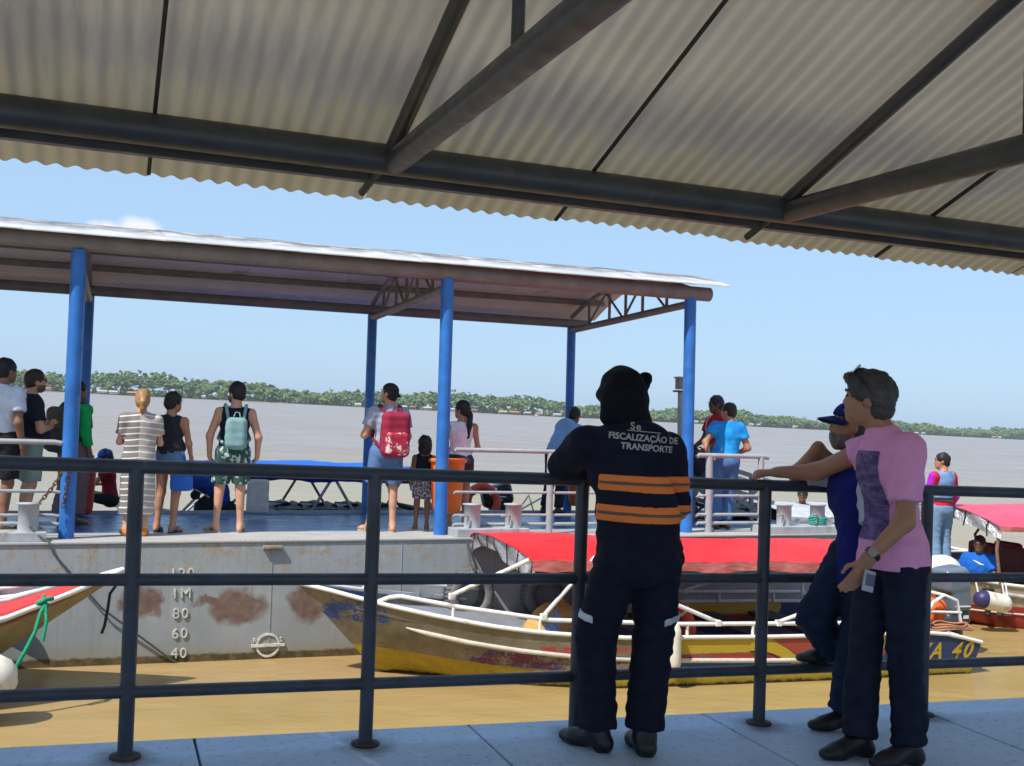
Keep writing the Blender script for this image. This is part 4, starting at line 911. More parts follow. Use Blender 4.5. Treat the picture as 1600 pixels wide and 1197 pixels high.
# gangway frame, light post and hatch by the right end
g = thing('gangway', 'grey steel gangway frame with diagonal braces behind the jeans man', 'gangway', BM @ Matrix.Translation((8.6, 2.4, 0)))
M_gang = mat('gangway_grey', (.20, .215, .23), .6, dirt=(.2, .15, .12), dirt_amt=.2)
for v in (2.2, 2.9):
    for w in (.92, .62, .34): MB(BM).obox((8.05, v, w), (9.5, v, w - .36), .05, .06).build('rail', M_gang, g)
    for u in (8.1, 8.6, 9.1): MB(BM).obox((u, v, .01), (u, v, .92 - (u - 8.05) * .25), .05, .05, (1, 0, 0)).build('stanchion', M_gang, g)
    MB(BM).obox((8.1, v, .70), (9.3, v, .08), .05, .05).build('brace', M_gang, g); MB(BM).obox((9.3, v, .5), (8.5, v, .02), .04, .04).build('brace', M_gang, g)
MB(BM).add([(8.05, 2.25, .3), (9.5, 2.25, -.05), (9.5, 2.85, -.05), (8.05, 2.85, .3)], [(0, 1, 2, 3)]).build('tread_plate', M_gang, g)
MB(BM).box((8.12, 3.0, .5), (.34, .05, .9)).build('end_panel', M_gang, g)
lp = thing('light_post', 'grey light post with boxy head behind the right blue column', 'light post', BM @ Matrix.Translation((8.02, 2.45, 0)))
MB(BM).cyl((8.04, 2.45, .005), (8.02, 2.45, 1.86), .045, n=14).build('post', M_grey_pipe, lp)
MB(BM).box((8.02, 2.45, 1.86), (.2, .12, .025)).build('shelf', M_rust, lp); MB(BM).box((8.02, 2.45, 1.97), (.13, .12, .16), bev=.01).build('lamp_box', mat('lamp_box', (.28, .24, .19), .7), lp)
MB(BM).box((8.02, 2.45, 2.06), (.16, .15, .02)).build('lid', M_bol, lp)

# ================================================================ BOATS
def sm(x): x = max(0, min(1, x)); return x * x * (3 - 2 * x)
def interp(tab, x):
    for (a, za), (b_, zb) in zip(tab, tab[1:]):
        if x <= b_: return za + (zb - za) * max(0, (x - a)) / (b_ - a)
    return tab[-1][1]
class Hull:
    def __init__(s, L, hw, zg, Lb=3.2, stem=.8, zk=-.2, rake=.3):
        s.L, s.hw, s.zg, s.Lb, s.stem, s.zk_, s.rake = L, hw, zg, Lb, stem, zk, rake
    def g(s, x): return s.hw * (1 - (1 - min(x / s.Lb, 1)) ** 2) * (1 - .06 * sm((x - s.L * .7) / (s.L * .3)))
    def z(s, x): return interp(s.zg, x)
    def keel(s, x):
        z0 = s.z(0) - .03
        return z0 * (1 - x / s.stem) if x < s.stem else s.zk_ * sm((x - s.stem) / .9)
    def pt(s, x, q, side, inset=0.0):
        """q 0 keel .. 1 chine .. 2 gunwale"""
        g, zg, zk = s.g(x) - inset, s.z(x), s.keel(x); g = max(g, 0); f = sm(x / s.Lb)
        cy, cz = g * (.30 + .65 * f), zk + (zg - zk) * (.40 - .22 * f)
        if q <= 1: y, z = cy * q, zk + (cz - zk) * q ** 1.2
        else:
            k = q - 1; y, z = cy + (g - cy) * (k + .12 * math.sin(math.pi * k)), cz + (zg - cz) * k
        xx = x - s.rake * (1 - q / 2) * sm((x - s.L + .6) / .6)
        return (xx, side * y, z)
    def skin(s, F, name, m, parent, nx=54):
        b = MB(F); xs = [s.L * (i / nx) ** 1.35 for i in range(nx + 1)]; qs = [0, .5, 1, 1.25, 1.5, 1.75, 2]
        for sd in (1, -1): b.grid(lambda u, v: s.pt(xs[round(u * nx)], qs[round(v * 6)], sd), nx, 6)
        tr = [s.pt(s.L, q, -1) for q in qs[::-1]] + [s.pt(s.L, q, 1) for q in qs[1:]]; b.add(tr, [tuple(range(len(tr)))])
        return b.build(name, m, parent)
    def edge(s, F, m, parent, r=.022, name='gunwale', x0=0.0):
        b = MB(F); n = 40
        for sd in (1, -1):
            P = [s.pt(x0 + (s.L - x0) * (i / n) ** 1.3, 2, sd) for i in range(n + 1)]
            b.tube([(p_[0], p_[1], p_[2] + .004) for p_ in P], r, 8)
        b.tube([s.pt(s.L, 2, -1), s.pt(s.L, 2, 1)], r, 8); return b.build(name, m, parent)
    def inside(s, F, z, x0, x1, m, parent, name='floor', fn=None):
        b = MB(F); n = 20
        def f_(u, v):
            x = x0 + (x1 - x0) * u; zz = fn(x) if fn else z; w = s.g(x) * .93; return (x, w * (2 * v - 1), zz)
        b.grid(f_, n, 4); return b.build(name, m, parent)
def canopy(F, x0, x1, hw, ze, zc, m, parent, drop=.07, name='canopy', cy=0.0, p=2.2, thick=.006, wav=.012, front=0.0, nx=30):
    b = MB(F)
    def f_(u, v, t_=0):
        x = x0 + (x1 - x0) * u; a = 2 * v - 1; cr = zc(u) if callable(zc) else zc
        z = ze + (cr - ze) * (1 - abs(a) ** p) - wav * abs(math.sin(u * math.pi * 4)) * (1 - a * a) + .004 * math.sin(x * 23 + a * 9) - .010 * abs(math.sin(abs(a) * 19 + .5 * math.sin(x * 2.3))) * max(0, abs(a) - .55) * 2 + .007 * math.sin(x * 5.1 + a * 3)
        return (x - front * (1 - a * a) * (1 - u), cy + a * hw, z - t_ * thick)
    b.grid(lambda u, v: f_(u, v), nx, 40); b.grid(lambda u, v: f_(u, v, 1), nx, 40)
    o = b.build(name, m, parent)
    hems = []
    for sd in (0, 1):
        q = MB(F); hems.append(q)
        def e_(u, v, sd=sd):
            p_ = f_(u, sd); w = .012 * math.sin(u * 60) * v + .006 * math.sin(u * 145 + 2) * v
            return (p_[0], p_[1] + (1 if sd else -1) * (.004 + w), p_[2] - drop * v * (1 + .12 * math.sin(u * 31)))
        q.grid(e_, 90, 3)
    class Hems:
        def build(s, name, m, parent): [h_.build(name, m, parent) for h_ in hems]
    return o, Hems(), f_
M_white = mat('white_paint', (.74, .73, .70), .45, var=.08, scale=12, dirt=(.4, .36, .3), dirt_amt=.12)
M_redtarp = fabric('red_tarp', (.72, .022, .024), .24, 3); M_redtarp.node_tree.nodes['Principled BSDF'].inputs['Roughness'].default_value = .5
t = NT('tarp_hem'); o = t.obj(); c = t.mix(t.ramp(t.noise(t.mapv(o, (1, 1, 6)), 7, 5, .7), .42, .62), (.55, .09, .08), (.52, .22, .20)); M_hem = t.set(c, .6)
M_silver = NT('silver_lining'); o = M_silver.obj(); M_silver.bump(M_silver.noise(o, 9, 5, .6), .9, .06); M_silver = M_silver.set(M_silver.mix(M_silver.ramp(M_silver.noise(o, 6, 4), .3, .7), (.48, .47, .48), (.66, .65, .66)), .32, .55)
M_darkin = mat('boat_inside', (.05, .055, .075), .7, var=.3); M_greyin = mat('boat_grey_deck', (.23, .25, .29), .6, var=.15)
M_wood = mat('weathered_wood', (.24, .15, .10), .8, var=.3, scale=20)

# ---- the long weathered boat in the middle
OB = (1.85, 10.87, WATER); F = Matrix.Translation(OB)
HZ = [(0, .87), (.25, .83), (.47, .785), (.8, .72), (1.2, .655), (1.7, .585), (2.15, .54), (3, .495), (4.6, .474), (6.6, .47), (6.95, .44), (7.38, .345)]
hl = Hull(7.38, 1.02, HZ)
boat = thing('long_boat', 'long weathered boat with red canopy and yellow bottom moored at the barge', 'boat', F)
t = NT('worn_boat_paint'); o = t.obj(); s = t.sep(o); X, Z = s[0], s[2]
c = t.mix(t.ramp(t.noise(o, 3.2, 7, .68), .3, .7), (.135, .112, .075), (.27, .235, .165))
c = t.mix(t.ramp(t.noise(o, 16, 6, .72), .60, .70), c, (.075, .06, .04))
fl = t.math('ADD', t.math('MULTIPLY', t.noise(t.mapv(o, (1, 1, 1.8)), 5.5, 4, .6), .50), t.math('MULTIPLY', t.noise(t.mapv(o, (1, 1, 2.6)), 34, 6, .72), .50))             # flaking threshold
def band(v, a, b_, e=.02): return t.math('MULTIPLY', t.ramp(v, a - e, a + e), t.ramp(v, b_ + e, b_ - e))
def flake(mask, amt): return t.ramp(t.math('ADD', fl, t.math('MULTIPLY', mask, amt)), .735, .755)
c = t.mix(flake(t.math('MULTIPLY', band(X, .15, .85, .1), band(Z, .50, .80, .06)), .27), c, (.03, .07, .24))
c = t.mix(flake(t.math('MULTIPLY', band(X, .4, 1.0, .1), band(Z, .34, .44, .04)), .14), c, (.16, .05, .09))
zl = t.math('SUBTRACT', Z, t.math('MULTIPLY', t.ramp(X, 3.2, .9), .11))   # stripes rise to the bow
c = t.mix(flake(t.math('MULTIPLY', band(X, 1.35, 4.6, .3), band(zl, .12, .29, .02)), .26), c, t.mix(t.ramp(t.noise(t.mapv(o, (2, 2, 20)), 1.5, 3), .47, .53), (.035, .045, .15), (.16, .03, .07)))
c = t.mix(flake(t.math('MULTIPLY', band(X, 2.05, 6.2, .06), band(zl, .255, .305, .01)), .36), c, (.03, .06, .17))
c = t.mix(flake(t.math('MULTIPLY', band(X, 2.15, 3.6, .04), band(Z, .33, .41, .01)), .26), c, (.42, .055, .03))
ya = t.math('MULTIPLY', t.ramp(X, 3.05, 3.3), t.ramp(X, 6.3, 6.2))
c = t.mix(flake(t.math('MULTIPLY', ya, band(Z, .325, .47, .008)), .36), c, (.50, .34, .035))
c = t.mix(flake(t.math('MULTIPLY', ya, band(Z, .245, .325, .012)), .33), c, (.36, .05, .035))
c = t.mix(flake(t.math('MULTIPLY', ya, band(Z, .10, .255, .012)), .34), c, (.03, .075, .22))
c = t.mix(flake(t.math('MULTIPLY', t.ramp(X, 6.0, 6.1), t.ramp(Z, .13, .15)), .38), c, (.026, .05, .135))
c = t.mix(t.math('MULTIPLY', t.ramp(X, 5.2, 6), t.math('MULTIPLY', t.ramp(Z, .15, .13), t.ramp(fl, .40, .46))), c, (.17, .055, .05))
zb = t.math('SUBTRACT', Z, t.math('ADD', .085, t.math('MULTIPLY', t.ramp(X, 3.0, .7), .20)))
c = t.mix(t.math('MULTIPLY', t.ramp(zb, .004, -.004), t.ramp(fl, .30, .40)), c, t.mix(t.ramp(t.noise(o, 9, 5, .7), .35, .7), (.45, .33, .02), (.30, .22, .04)))
c = t.mix(t.ramp(t.math('ADD', Z, t.math('MULTIPLY', t.math('SUBTRACT', t.noise(o, 10, 7, .75), .5), .13)), .035, .015), c, (.045, .042, .02))
t.bump(t.math('ADD', fl, t.noise(o, 30, 4)), .3, .012)
M_boat = t.set(c, .6, 0, .35)
bh = hl.skin(F, 'hull', M_boat, boat)
hl.edge(F, M_white, boat)
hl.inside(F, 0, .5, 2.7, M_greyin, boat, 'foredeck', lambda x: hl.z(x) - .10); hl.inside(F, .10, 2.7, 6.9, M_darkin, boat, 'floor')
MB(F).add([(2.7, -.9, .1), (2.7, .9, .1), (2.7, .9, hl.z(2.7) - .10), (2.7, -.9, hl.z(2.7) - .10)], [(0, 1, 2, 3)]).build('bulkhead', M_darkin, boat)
b = MB(F); P = [(x, 1.12 + (.28 if x < 1.3 else 0) * 0, 0) for x in [0]]
def side_at(x, z, sd=-1, off=0.0):
    lo, hi = 1.0, 2.0
    for _ in range(20):
        mid = (lo + hi) / 2
        if hl.pt(x, mid, sd)[2] < z: lo = mid
        else: hi = mid
    p_ = hl.pt(x, lo, sd); return Vector((p_[0], p_[1] + sd * off, p_[2]))
RS = [(.95, .52), (1.15, .475), (1.5, .415), (2.0, .355), (2.6, .305), (3.4, .268), (4.6, .235), (6.0, .215)]
q = MB(F); q.tube([side_at(x, z, -1, .008) for x, z in RS], [.008] + [.024] * 6 + [.02], 8); q.tube([side_at(x, z, 1, .008) for x, z in RS], .022, 8)
q.build('rubbing_strake', mat('strake_cream', (.55, .52, .45), .55, var=.15, scale=20, dirt=(.3, .25, .18), dirt_amt=.3), boat)
RP = [(.68, -.0), (.78, .07), (.88, .105), (1.4, .115), (2.25, .115), (3.6, .12), (5.4, .115), (6.3, .115), (6.38, .10), (6.42, -.0)]
for sd in (-1, 1):
    MB(F).tube([(x, sd * (hl.g(x) - .03), hl.z(x) + dz + .01) for x, dz in RP], .0215, 10).build('side_rail', M_white, boat)
    for x in (1.35, 2.15, 2.9, 3.68, 4.43, 5.2, 5.95): MB(F).cyl((x, sd * (hl.g(x) - .03), hl.z(x)), (x, sd * (hl.g(x) - .03), hl.z(x) + .12), .017, n=8).build('rail_post', M_white, boat)
    for x1, z1, x2, z2 in ((1.33, .86, 1.98, 1.24), (2.18, .70, 2.66, 1.27), (4.02, .63, 2.62, 1.16), (4.73, .62, 6.2, 1.06), (6.35, .60, 6.3, 1.1)):
        if sd > 0 and x1 < 2: continue
        MB(F).cyl((x1, sd * (hl.g(x1) - .03), z1), (x2, sd * .95, z2), .021, n=8).build('canopy_strut', M_white, boat)
        MB(F).box((x1, sd * (hl.g(x1) - .03), z1 - .01), (.06, .06, .06), bev=.008).build('clamp', M_white, boat)
for x in (3.3, 4.1, 4.9, 5.7): MB(F).box((x, 0, .36), (.34, 1.75, .05), bev=.01).build('bench', M_darkin, boat)
ccr = lambda u: 1.355 + .035 * math.sin(u * 9) - .06 * u
co, hem, cf = canopy(F, 2.0, 6.45, .98, 1.235, ccr, M_redtarp, boat, .10, front=.10, wav=.02)
hem.build('canopy_hem', M_hem, boat)
q = MB(F)
def flap(u, v):
    p_ = cf(0, u); return (p_[0] + .02 + .05 * v * math.sin(u * 3.1) + .015 * math.sin(u * 23 + v * 3), p_[1], p_[2] - .01 - v * (.17 + .05 * math.sin(u * 7)))
q.grid(flap, 30, 6); q.build('front_flap', M_silver, boat)
M_cord = mat('cord_black', (.02, .02, .022), .8)
for u in (.02, .15, .3, .45, .6, .75, .9): MB(F).tube([flap(u, 0), tuple(Vector(flap(u, .5)) + Vector((-.015, 0, 0))), tuple(Vector(flap(u, 1)) + Vector((-.01, 0, 0)))], .006, 5).build('tie', M_cord, boat)
for u in (.32, .58, .74):
    p_ = cf(u, 0); MB(F).tube([(p_[0], p_[1] - .012, p_[2] - .06), (p_[0] + .01, p_[1] - .022, p_[2] - .11), (p_[0] - .01, p_[1] - .01, p_[2] - .15)], .008, 5).build('tie', M_cord, boat)
q = MB(F); q.obox((2.05, -.95, 1.18), (2.05, .95, 1.22), .05, .05); q.obox((2.1, .55, 1.20), (2.55, -.8, 1.0), .05, .035); q.obox((2.3, -.2, 1.09), (2.15, .3, .85), .045, .035); q.obox((4.75, -.9, 1.2), (4.75, .9, 1.2), .04, .04); q.obox((5.3, .9, 1.15), (5.0, .55, .98), .035, .035); q.obox((5.0, .55, .98), (4.7, .9, 1.16), .035, .035)
q.build('canopy_frame', M_wood, boat)
# stern: cowl of the outboard, rack
eng = thing('outboard_motor', 'big grey outboard motor tilted on the stern of the long boat', 'outboard motor', F @ Matrix.Translation((7.85, .0, .9)))
M_cowl = mat('cowl_grey', (.13, .165, .21), .22, var=.08, scale=3, bump=0, spec=.6); M_cowl2 = mat('cowl_dark', (.05, .06, .075), .3, bump=0)
cp = [('box', V3(7.74, -.02, .90), (.175, .17, .15), rotxyz(0, 0, -8), .07), ('box', V3(7.80, -.02, .70), (.15, .16, .17), rotxyz(0, 0, -8), .05)]
v, f = blob(cp, .018, k=.03); v = (np.c_[v, np.ones(len(v))] @ np.array(WM[eng.name].inverted() @ F).T)[:, :3]; link('cowl', pydata('cowl', v, f), eng, None, M_cowl)
v, f = blob([('box', V3(7.84, -.02, .46), (.13, .13, .09), rotxyz(0, 0, -8), .04), ('cap', V3(7.82, -.02, .45), V3(7.95, -.02, .0), .08, .05), ('cap', V3(7.6, -.02, .42), V3(7.95, -.02, .42), .07, .07)], .022, k=.05); v = (np.c_[v, np.ones(len(v))] @ np.array(WM[eng.name].inverted() @ F).T)[:, :3]; link('leg', pydata('leg', v, f), eng, None, M_cowl2)
MB(F).box((7.80, -.187, .60), (.22, .014, .012)).build('trim_stripe', M_white, eng); MB(F).box((7.88, -.155, .47), (.07, .012, .04)).build('badge', M_white, eng)
q = MB(F)
for y in (-.55, .2): q.tube([(6.9, y, .47), (7.05, y, .72), (7.2, y, .80), (7.38, y, .74), (7.46, y, .45)], .02, 8); q.tube([(6.85, y, .62), (7.45, y, .60)], .016, 8)
q.tube([(7.2, -.55, .80), (7.2, .2, .80)], .018, 8); q.build('stern_rack', M_white, boat)
lj = thing('life_jackets', 'orange life jackets stuffed in the white stern rack', 'life jacket', F @ Matrix.Translation((7.15, -.2, .6)))
M_orange = fabric('life_orange', (.80, .14, .03), .15, 12)
for (x, y, z, a) in ((7.18, -.28, .60, .3), (7.0, .0, .62, -.3), (7.25, .12, .58, .1)):
    v, f = blob([('box', V3(x, y, z), (.15, .2, .14), rotxyz(a * 60, a * 40), .07)], .025, wr=.012, wf=14); v = (np.c_[v, np.ones(len(v))] @ np.array(WM[lj.name].inverted() @ F).T)[:, :3]; link('jacket', pydata('jacket', v, f), lj, None, M_orange)
q = MB(F)
for k in range(3): q.tube([(7.12 + .3 * math.cos(a) * (1 - .15 * k), -.75 + .12 * math.sin(a), .47 + .022 * k + .012 * math.sin(a * 3 + k)) for a in [i * .3 for i in range(21)]], .013, 6, True)
q.build('rope', mat('rope_rusty', (.38, .17, .09), .9, var=.3, scale=50, bump=.5), label='reddish rope heaped on the stern of the long boat', cat='rope')
# name and V stripe painted on the near side
def onto(me, bvh, d, off, M):
    """drop flat lettering onto a surface along d"""
    out = []
    for v_ in me.vertices:
        p_ = M @ v_.co; h_, n_, i_, ds = bvh.ray_cast(p_, d, 3.0)
        out.append(h_ - d * off if h_ is not None else p_)
    for v_, p_ in zip(me.vertices, out): v_.co = p_
    me.update()
def bvh_of(o_):
    Mw = WM[o_.name]; me = o_.data; return BVHTree.FromPolygons([Mw @ v_.co for v_ in me.vertices], [tuple(p_.vertices) for p_ in me.polygons])
def paint(name, me, Fm, bvh, d, off, m, parent):
    onto(me, bvh, Vector(d), off, Fm); me.transform(WM[parent.name].inverted()); me.materials.clear(); return link(name, me, parent, None, m)
bv = bvh_of(bh)
t = NT('worn_yellow'); o = t.obj(); M_yel = t.set(t.mix(t.ramp(t.noise(t.mapv(o, (7, 7, 16)), 2.4, 8, .78), .62, .66), (.50, .34, .03), (.16, .12, .07)), .6)
paint('lettering', text_mesh('AVA 40', .24, 0, shear=.35, space=1.28, bold=.007), plane_frame((8.62, 9.0, WATER + .262), (1, 0, 0), (0, 0, 1)), bv, (0, 1, 0), .004, M_yel, boat)
def ribbon(pts, w, n=40):
    """flat band following a curve, with width w(t), in the text plane"""
    V, Fc = [], []
    for i in range(n + 1):
        u = i / n * (len(pts) - 1); k = min(int(u), len(pts) - 2); a = u - k; x = pts[k][0] * (1 - a) + pts[k + 1][0] * a; y = pts[k][1] * (1 - a) + pts[k + 1][1] * a
        ww = w(i / n)
        for j in range(5): V.append((x, y + ww * (j / 4 - .5), 0))
        if i < n: Fc += [(i * 5 + j, i * 5 + 5 + j, i * 5 + 6 + j, i * 5 + 1 + j) for j in range(4)]
    return pydata('stripe', V, Fc, False)
bz = lambda a, c_, d, n=14: [((1 - s_) ** 2 * a[0] + 2 * s_ * (1 - s_) * c_[0] + s_ * s_ * d[0], (1 - s_) ** 2 * a[1] + 2 * s_ * (1 - s_) * c_[1] + s_ * s_ * d[1]) for s_ in [i / n for i in range(n + 1)]]
FV = plane_frame((6.86, 9.0, WATER), (1, 0, 0), (0, 0, 1))
t = NT('worn_red'); o = t.obj(); M_wred = t.set(t.mix(t.ramp(t.noise(t.mapv(o, (7, 7, 16)), 2.4, 8, .78), .57, .62), (.36, .055, .04), (.2, .14, .08)), .6)
paint('stripe', pydata('stripe', [(-.36, .455, 0), (.40, .455, 0), (0, .26, 0), (-.2, .455, 0), (0, .455, 0), (.2, .455, 0), (-.18, .36, 0), (.2, .36, 0), (0, .36, 0)], [(0, 6, 3), (3, 6, 8, 4), (4, 8, 7, 5), (5, 7, 1), (6, 2, 8), (8, 2, 7)], False), FV, bv, (0, 1, 0), .004, M_wred, boat)
paint('stripe', ribbon(bz((-.62, .40), (-.32, .42), (0, .175)) , lambda s_: .13 - .02 * s_), FV, bv, (0, 1, 0), .006, M_yel, boat)
paint('stripe', ribbon(bz((.06, .175), (.28, .37), (.62, .415)), lambda s_: .13 - .08 * s_), FV, bv, (0, 1, 0), .008, M_yel, boat)
M_line = mat('paint_line', (.02, .02, .03), .6)
paint('outline', ribbon(bz((-.62, .333), (-.34, .35), (-.07, .11)), lambda s_: .012), FV, bv, (0, 1, 0), .010, M_line, boat); paint('outline', ribbon(bz((.13, .11), (.32, .31), (.62, .385)), lambda s_: .012), FV, bv, (0, 1, 0), .010, M_line, boat)
# cargo in the long boat
def top_blob(name, lab, cat, prims, m, h=.02, group=None, M=ID, **kw):
    v, f = blob(prims, h, **kw); o_ = link(name, pydata(name, v, f), None, M, m); return props(o_, lab, cat, group)
t = NT('sack_tan'); o = t.obj(); sk = top_blob('sack', 'plump tan sack with a blue label standing in the long boat', 'sack', [('ell', V3(4.48, 10.75, -.68), (.27, .24, .22)), ('ell', V3(4.36, 10.7, -.76), (.25, .24, .2)), ('cap', V3(4.5, 10.75, -.5), V3(4.53, 10.75, -.44), .05, .03)], fabric('sack_tan', (.55, .32, .10), .15, 6), .02, wr=.004)
pb = bvh_of(sk); paint('label', ribbon([(-.13, -.10), (.05, .10)], lambda s_: .16), plane_frame((4.38, 10.2, -.66), (1, 0, 0), (0, 0, 1)), pb, (0, 1, 0), .005, mat('label_blue', (.25, .33, .55), .7, var=.4, scale=40), sk)
q = thing('lifebuoy', 'orange lifebuoy ring standing in the long boat behind the uniformed man', 'lifebuoy', Matrix.Translation((5.60, 10.45, -.72)))
MB(WM[q.name]).tube([(.27 * math.cos(a), .05 * math.sin(a), .27 * math.sin(a)) for a in [i * 2 * math.pi / 28 for i in range(28)]], .075, 12, True).build('ring', mat('buoy_orange', (.72, .07, .02), .5), q)
b = MB(WM[q.name]); [b.tube([(.27 * math.cos(a) + .08 * math.sin(k) * math.cos(a), .05 * math.sin(a) + .08 * math.cos(k), .27 * math.sin(a) + .08 * math.sin(k) * math.sin(a)) for k in [j * .7 for j in range(10)]], .016, 5) for a in (.8, 2.4, 3.9, 5.5)]; b.build('band', M_white, q)
def fender(lab, a, b_, r, m, mcap=None, group='boat fenders'):
    a, b_ = Vector(a), Vector(b_); L = (b_ - a).length; fd = thing('fender', lab, 'fender', Matrix.Translation(a), group)
    pr = [(0, 0), (r * .35, .0), (r * .7, L * .05), (r * .95, L * .14), (r, L * .25)]
    if mcap: MB().lathe(pr[:5], a, b_ - a, 20).build('cap_end', mcap, fd); pr2 = [(r, L * .25), (r, L * .8), (r * .95, L * .88), (r * .6, L * .97), (r * .25, L), (0, L)]
    else: pr2 = pr + [(r, L * .8), (r * .95, L * .88), (r * .6, L * .97), (r * .25, L), (0, L)]
    MB().lathe(pr2, a, b_ - a, 20).build('body', m, fd)
    return fd
M_fend = mat('fender_white', (.70, .66, .56), .55, var=.12, scale=7, dirt=(.42, .34, .22), dirt_amt=.35, dscale=6)
fd = fender('white tapered fender hanging on the near side of the long boat', (5.345, 9.79, -.52), (5.365, 9.80, -.98), .062, M_fend)
MB().tube([(5.345, 9.80, -.52), (5.33, 9.84, -.58 + .13)], .008, 6).build('lanyard', M_white, fd)

# ---- red boat at the left, bow pointing right
F = Matrix.Translation((.215, 10.5, WATER)) @ Matrix.Rotation(math.pi, 4, 'Z')
h2 = Hull(6.2, 1.0, [(0, 1.06), (.35, .92), (.92, .73), (1.8, .60), (3, .53), (6.2, .5)], 2.9, 1.42, -.2)
b2 = thing('boat', 'boat with red foredeck and olive hull, its bow entering at the left', 'boat', F)
t = NT('olive_hull'); o = t.obj(); c = t.mix(t.ramp(t.noise(o, 4, 7, .65), .3, .7), (.24, .20, .10), (.40, .34, .2)); c = t.mix(t.ramp(t.noise(o, 15, 6, .7), .6, .7), c, (.1, .09, .05)); t.bump(t.noise(o, 20, 4), .2, .01); M_olive = t.set(c, .55)
hh = h2.skin(F, 'hull', M_olive, b2); h2.edge(F, M_white, b2, .024)
b = MB(F); [b.tube([tuple(Vector(h2.pt(x, 1.78, sd)) + Vector((0, sd * .006, 0))) for x in [.05, .15, .3, .5, .8, 1.2, 1.8, 2.6]], .016, 6) for sd in (1, -1)]; b.build('stripe', mat('stripe_rust', (.30, .09, .04), .6), b2)
M_reddeck = mat('deck_red', (.70, .045, .05), .75, var=.12, scale=25, bump=.3, bscale=120)
h2.inside(F, 0, .05, 1.02, M_reddeck, b2, 'foredeck', lambda x: h2.z(x) + .012); h2.inside(F, 0, 1.02, 5.6, M_greyin, b2, 'floor', lambda x: h2.z(x) - .2)
q = MB(F); [q.tube([(x, sd * (h2.g(x) * .62 + .0), h2.z(x) + dz) for x, dz in ((.33, .02), (.42, .09), (.9, .12), (1.6, .16), (3.2, .2))], .019, 8) for sd in (1, -1)]; q.build('side_rail', mat('rail_worn_white', (.6, .58, .57), .5), b2)
MB(F).tube([(1.05, -.75, .74), (1.5, -.8, .86), (2.6, -.8, .9)], .05, 10).build('cushion_roll', mat('vinyl_cream', (.62, .58, .5), .5), b2)
q = MB(F); q.tube([(.62, .48, .92), (.60, .56, .86), (.63, .60, .80), (.66, .66, .66), (.72, .70, .52), (.78, .74, .40), (.80, .72, .30)], .016, 6); q.tube([(.60, .55, .88), (.58, .63, .74), (.60, .66, .58)], .015, 6)
q.tube([(.55, .50, .90), (.60, .57, .90), (.66, .56, .87), (.64, .50, .86), (.57, .53, .84)], .02, 6); q.build('rope', mat('rope_bright_green', (.01, .26, .14), .8, var=.3, scale=60, bump=.5), label='bright green rope knotted on the bow rail of the left red boat', cat='rope')
q = MB(F); q.tube([(.02, .03, .98), (.10, .06, .86), (.11, .08, .74), (.13, .08, .58), (.15, .09, .52)], .013, 6); q.build('bow_line', mat('cord_black', (.02, .02, .022), .8), b2)
fender('fat cream fender floating beside the bow at the left edge', (-.545, 9.62, -.80), (-1.35, 9.50, -.86), .19, M_fend)

# ---- red canopied boat at the right, bow pointing left
F = Matrix.Translation((10.35, 12.95, WATER)) @ Matrix.Rotation(.03, 4, 'Z')
h3 = Hull(6.0, .95, [(0, .86), (.5, .74), (1.2, .62), (2.2, .54), (6, .52)], 2.0, .75, -.2)
b3 = thing('boat', 'red and tan boat with pink red canopy at the right edge', 'boat', F)
t = NT('red_hull'); o = t.obj(); z_ = t.sep(o)[2]; c = t.mix(t.ramp(t.noise(o, 5, 7, .7), .35, .65), (.27, .22, .12), (.42, .36, .25))
c = t.mix(t.ramp(t.math('ADD', z_, t.math('MULTIPLY', t.noise(o, 9, 5), .05)), .335, .325), c, (.30, .03, .022)); c = t.mix(band(z_, .20, .225, .004), c, (.5, .42, .38)) if False else c
t.bump(t.noise(o, 18, 4), .2, .01); M_redhull = t.set(c, .5)
h3.skin(F, 'hull', M_redhull, b3); h3.edge(F, M_white, b3, .024)
def side3(x, z, off=.006):
    lo, hi = 0.0, 2.0
    for _ in range(24):
        mid = (lo + hi) / 2
        if h3.pt(x, mid, -1)[2] < z: lo = mid
        else: hi = mid
    p_ = h3.pt(x, lo, -1); return (p_[0], p_[1] - off, p_[2])
MB(F).tube([side3(x, .26 - .035 * x) for x in (.6, .9, 1.2, 1.6, 2.0, 2.6, 3.4)], .014, 6).build('stripe', mat('stripe_pink', (.55, .45, .42), .6), b3)
MB(F).tube([side3(x, h3.z(x) - .09 - .03 * x, .01) for x in (1.3, 1.6, 2.0, 2.6, 3.4)], .03, 8).build('rubbing_strake', mat('strake_grey', (.4, .4, .4), .5), b3)
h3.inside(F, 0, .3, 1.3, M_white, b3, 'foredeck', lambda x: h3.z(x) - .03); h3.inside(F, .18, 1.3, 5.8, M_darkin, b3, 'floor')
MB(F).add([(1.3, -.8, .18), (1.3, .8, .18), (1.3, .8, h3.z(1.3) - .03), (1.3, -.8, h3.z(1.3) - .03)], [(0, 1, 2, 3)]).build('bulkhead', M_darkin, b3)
t = NT('pink_tarp'); o = t.obj(); M_pink = t.set(t.mix(t.ramp(t.noise(o, 2, 3), .3, .7), (.70, .05, .10), (.80, .09, .15)), .5)
co, hem, cf3 = canopy(F, 1.0, 5.6, 1.0, 1.42, lambda u: 1.62 + .10 * u, M_pink, b3, .06, front=.05, wav=.01)
hem.build('canopy_hem', M_hem, b3)
q = MB(F)
def flap3(u, v):
    p_ = cf3(0, u); return (p_[0] + .02 + .02 * math.sin(u * 23 + v * 3), p_[1], p_[2] - .01 - v * (.16 + .02 * math.sin(u * 9)))
q.grid(flap3, 30, 6); q.build('front_flap', M_silver, b3)
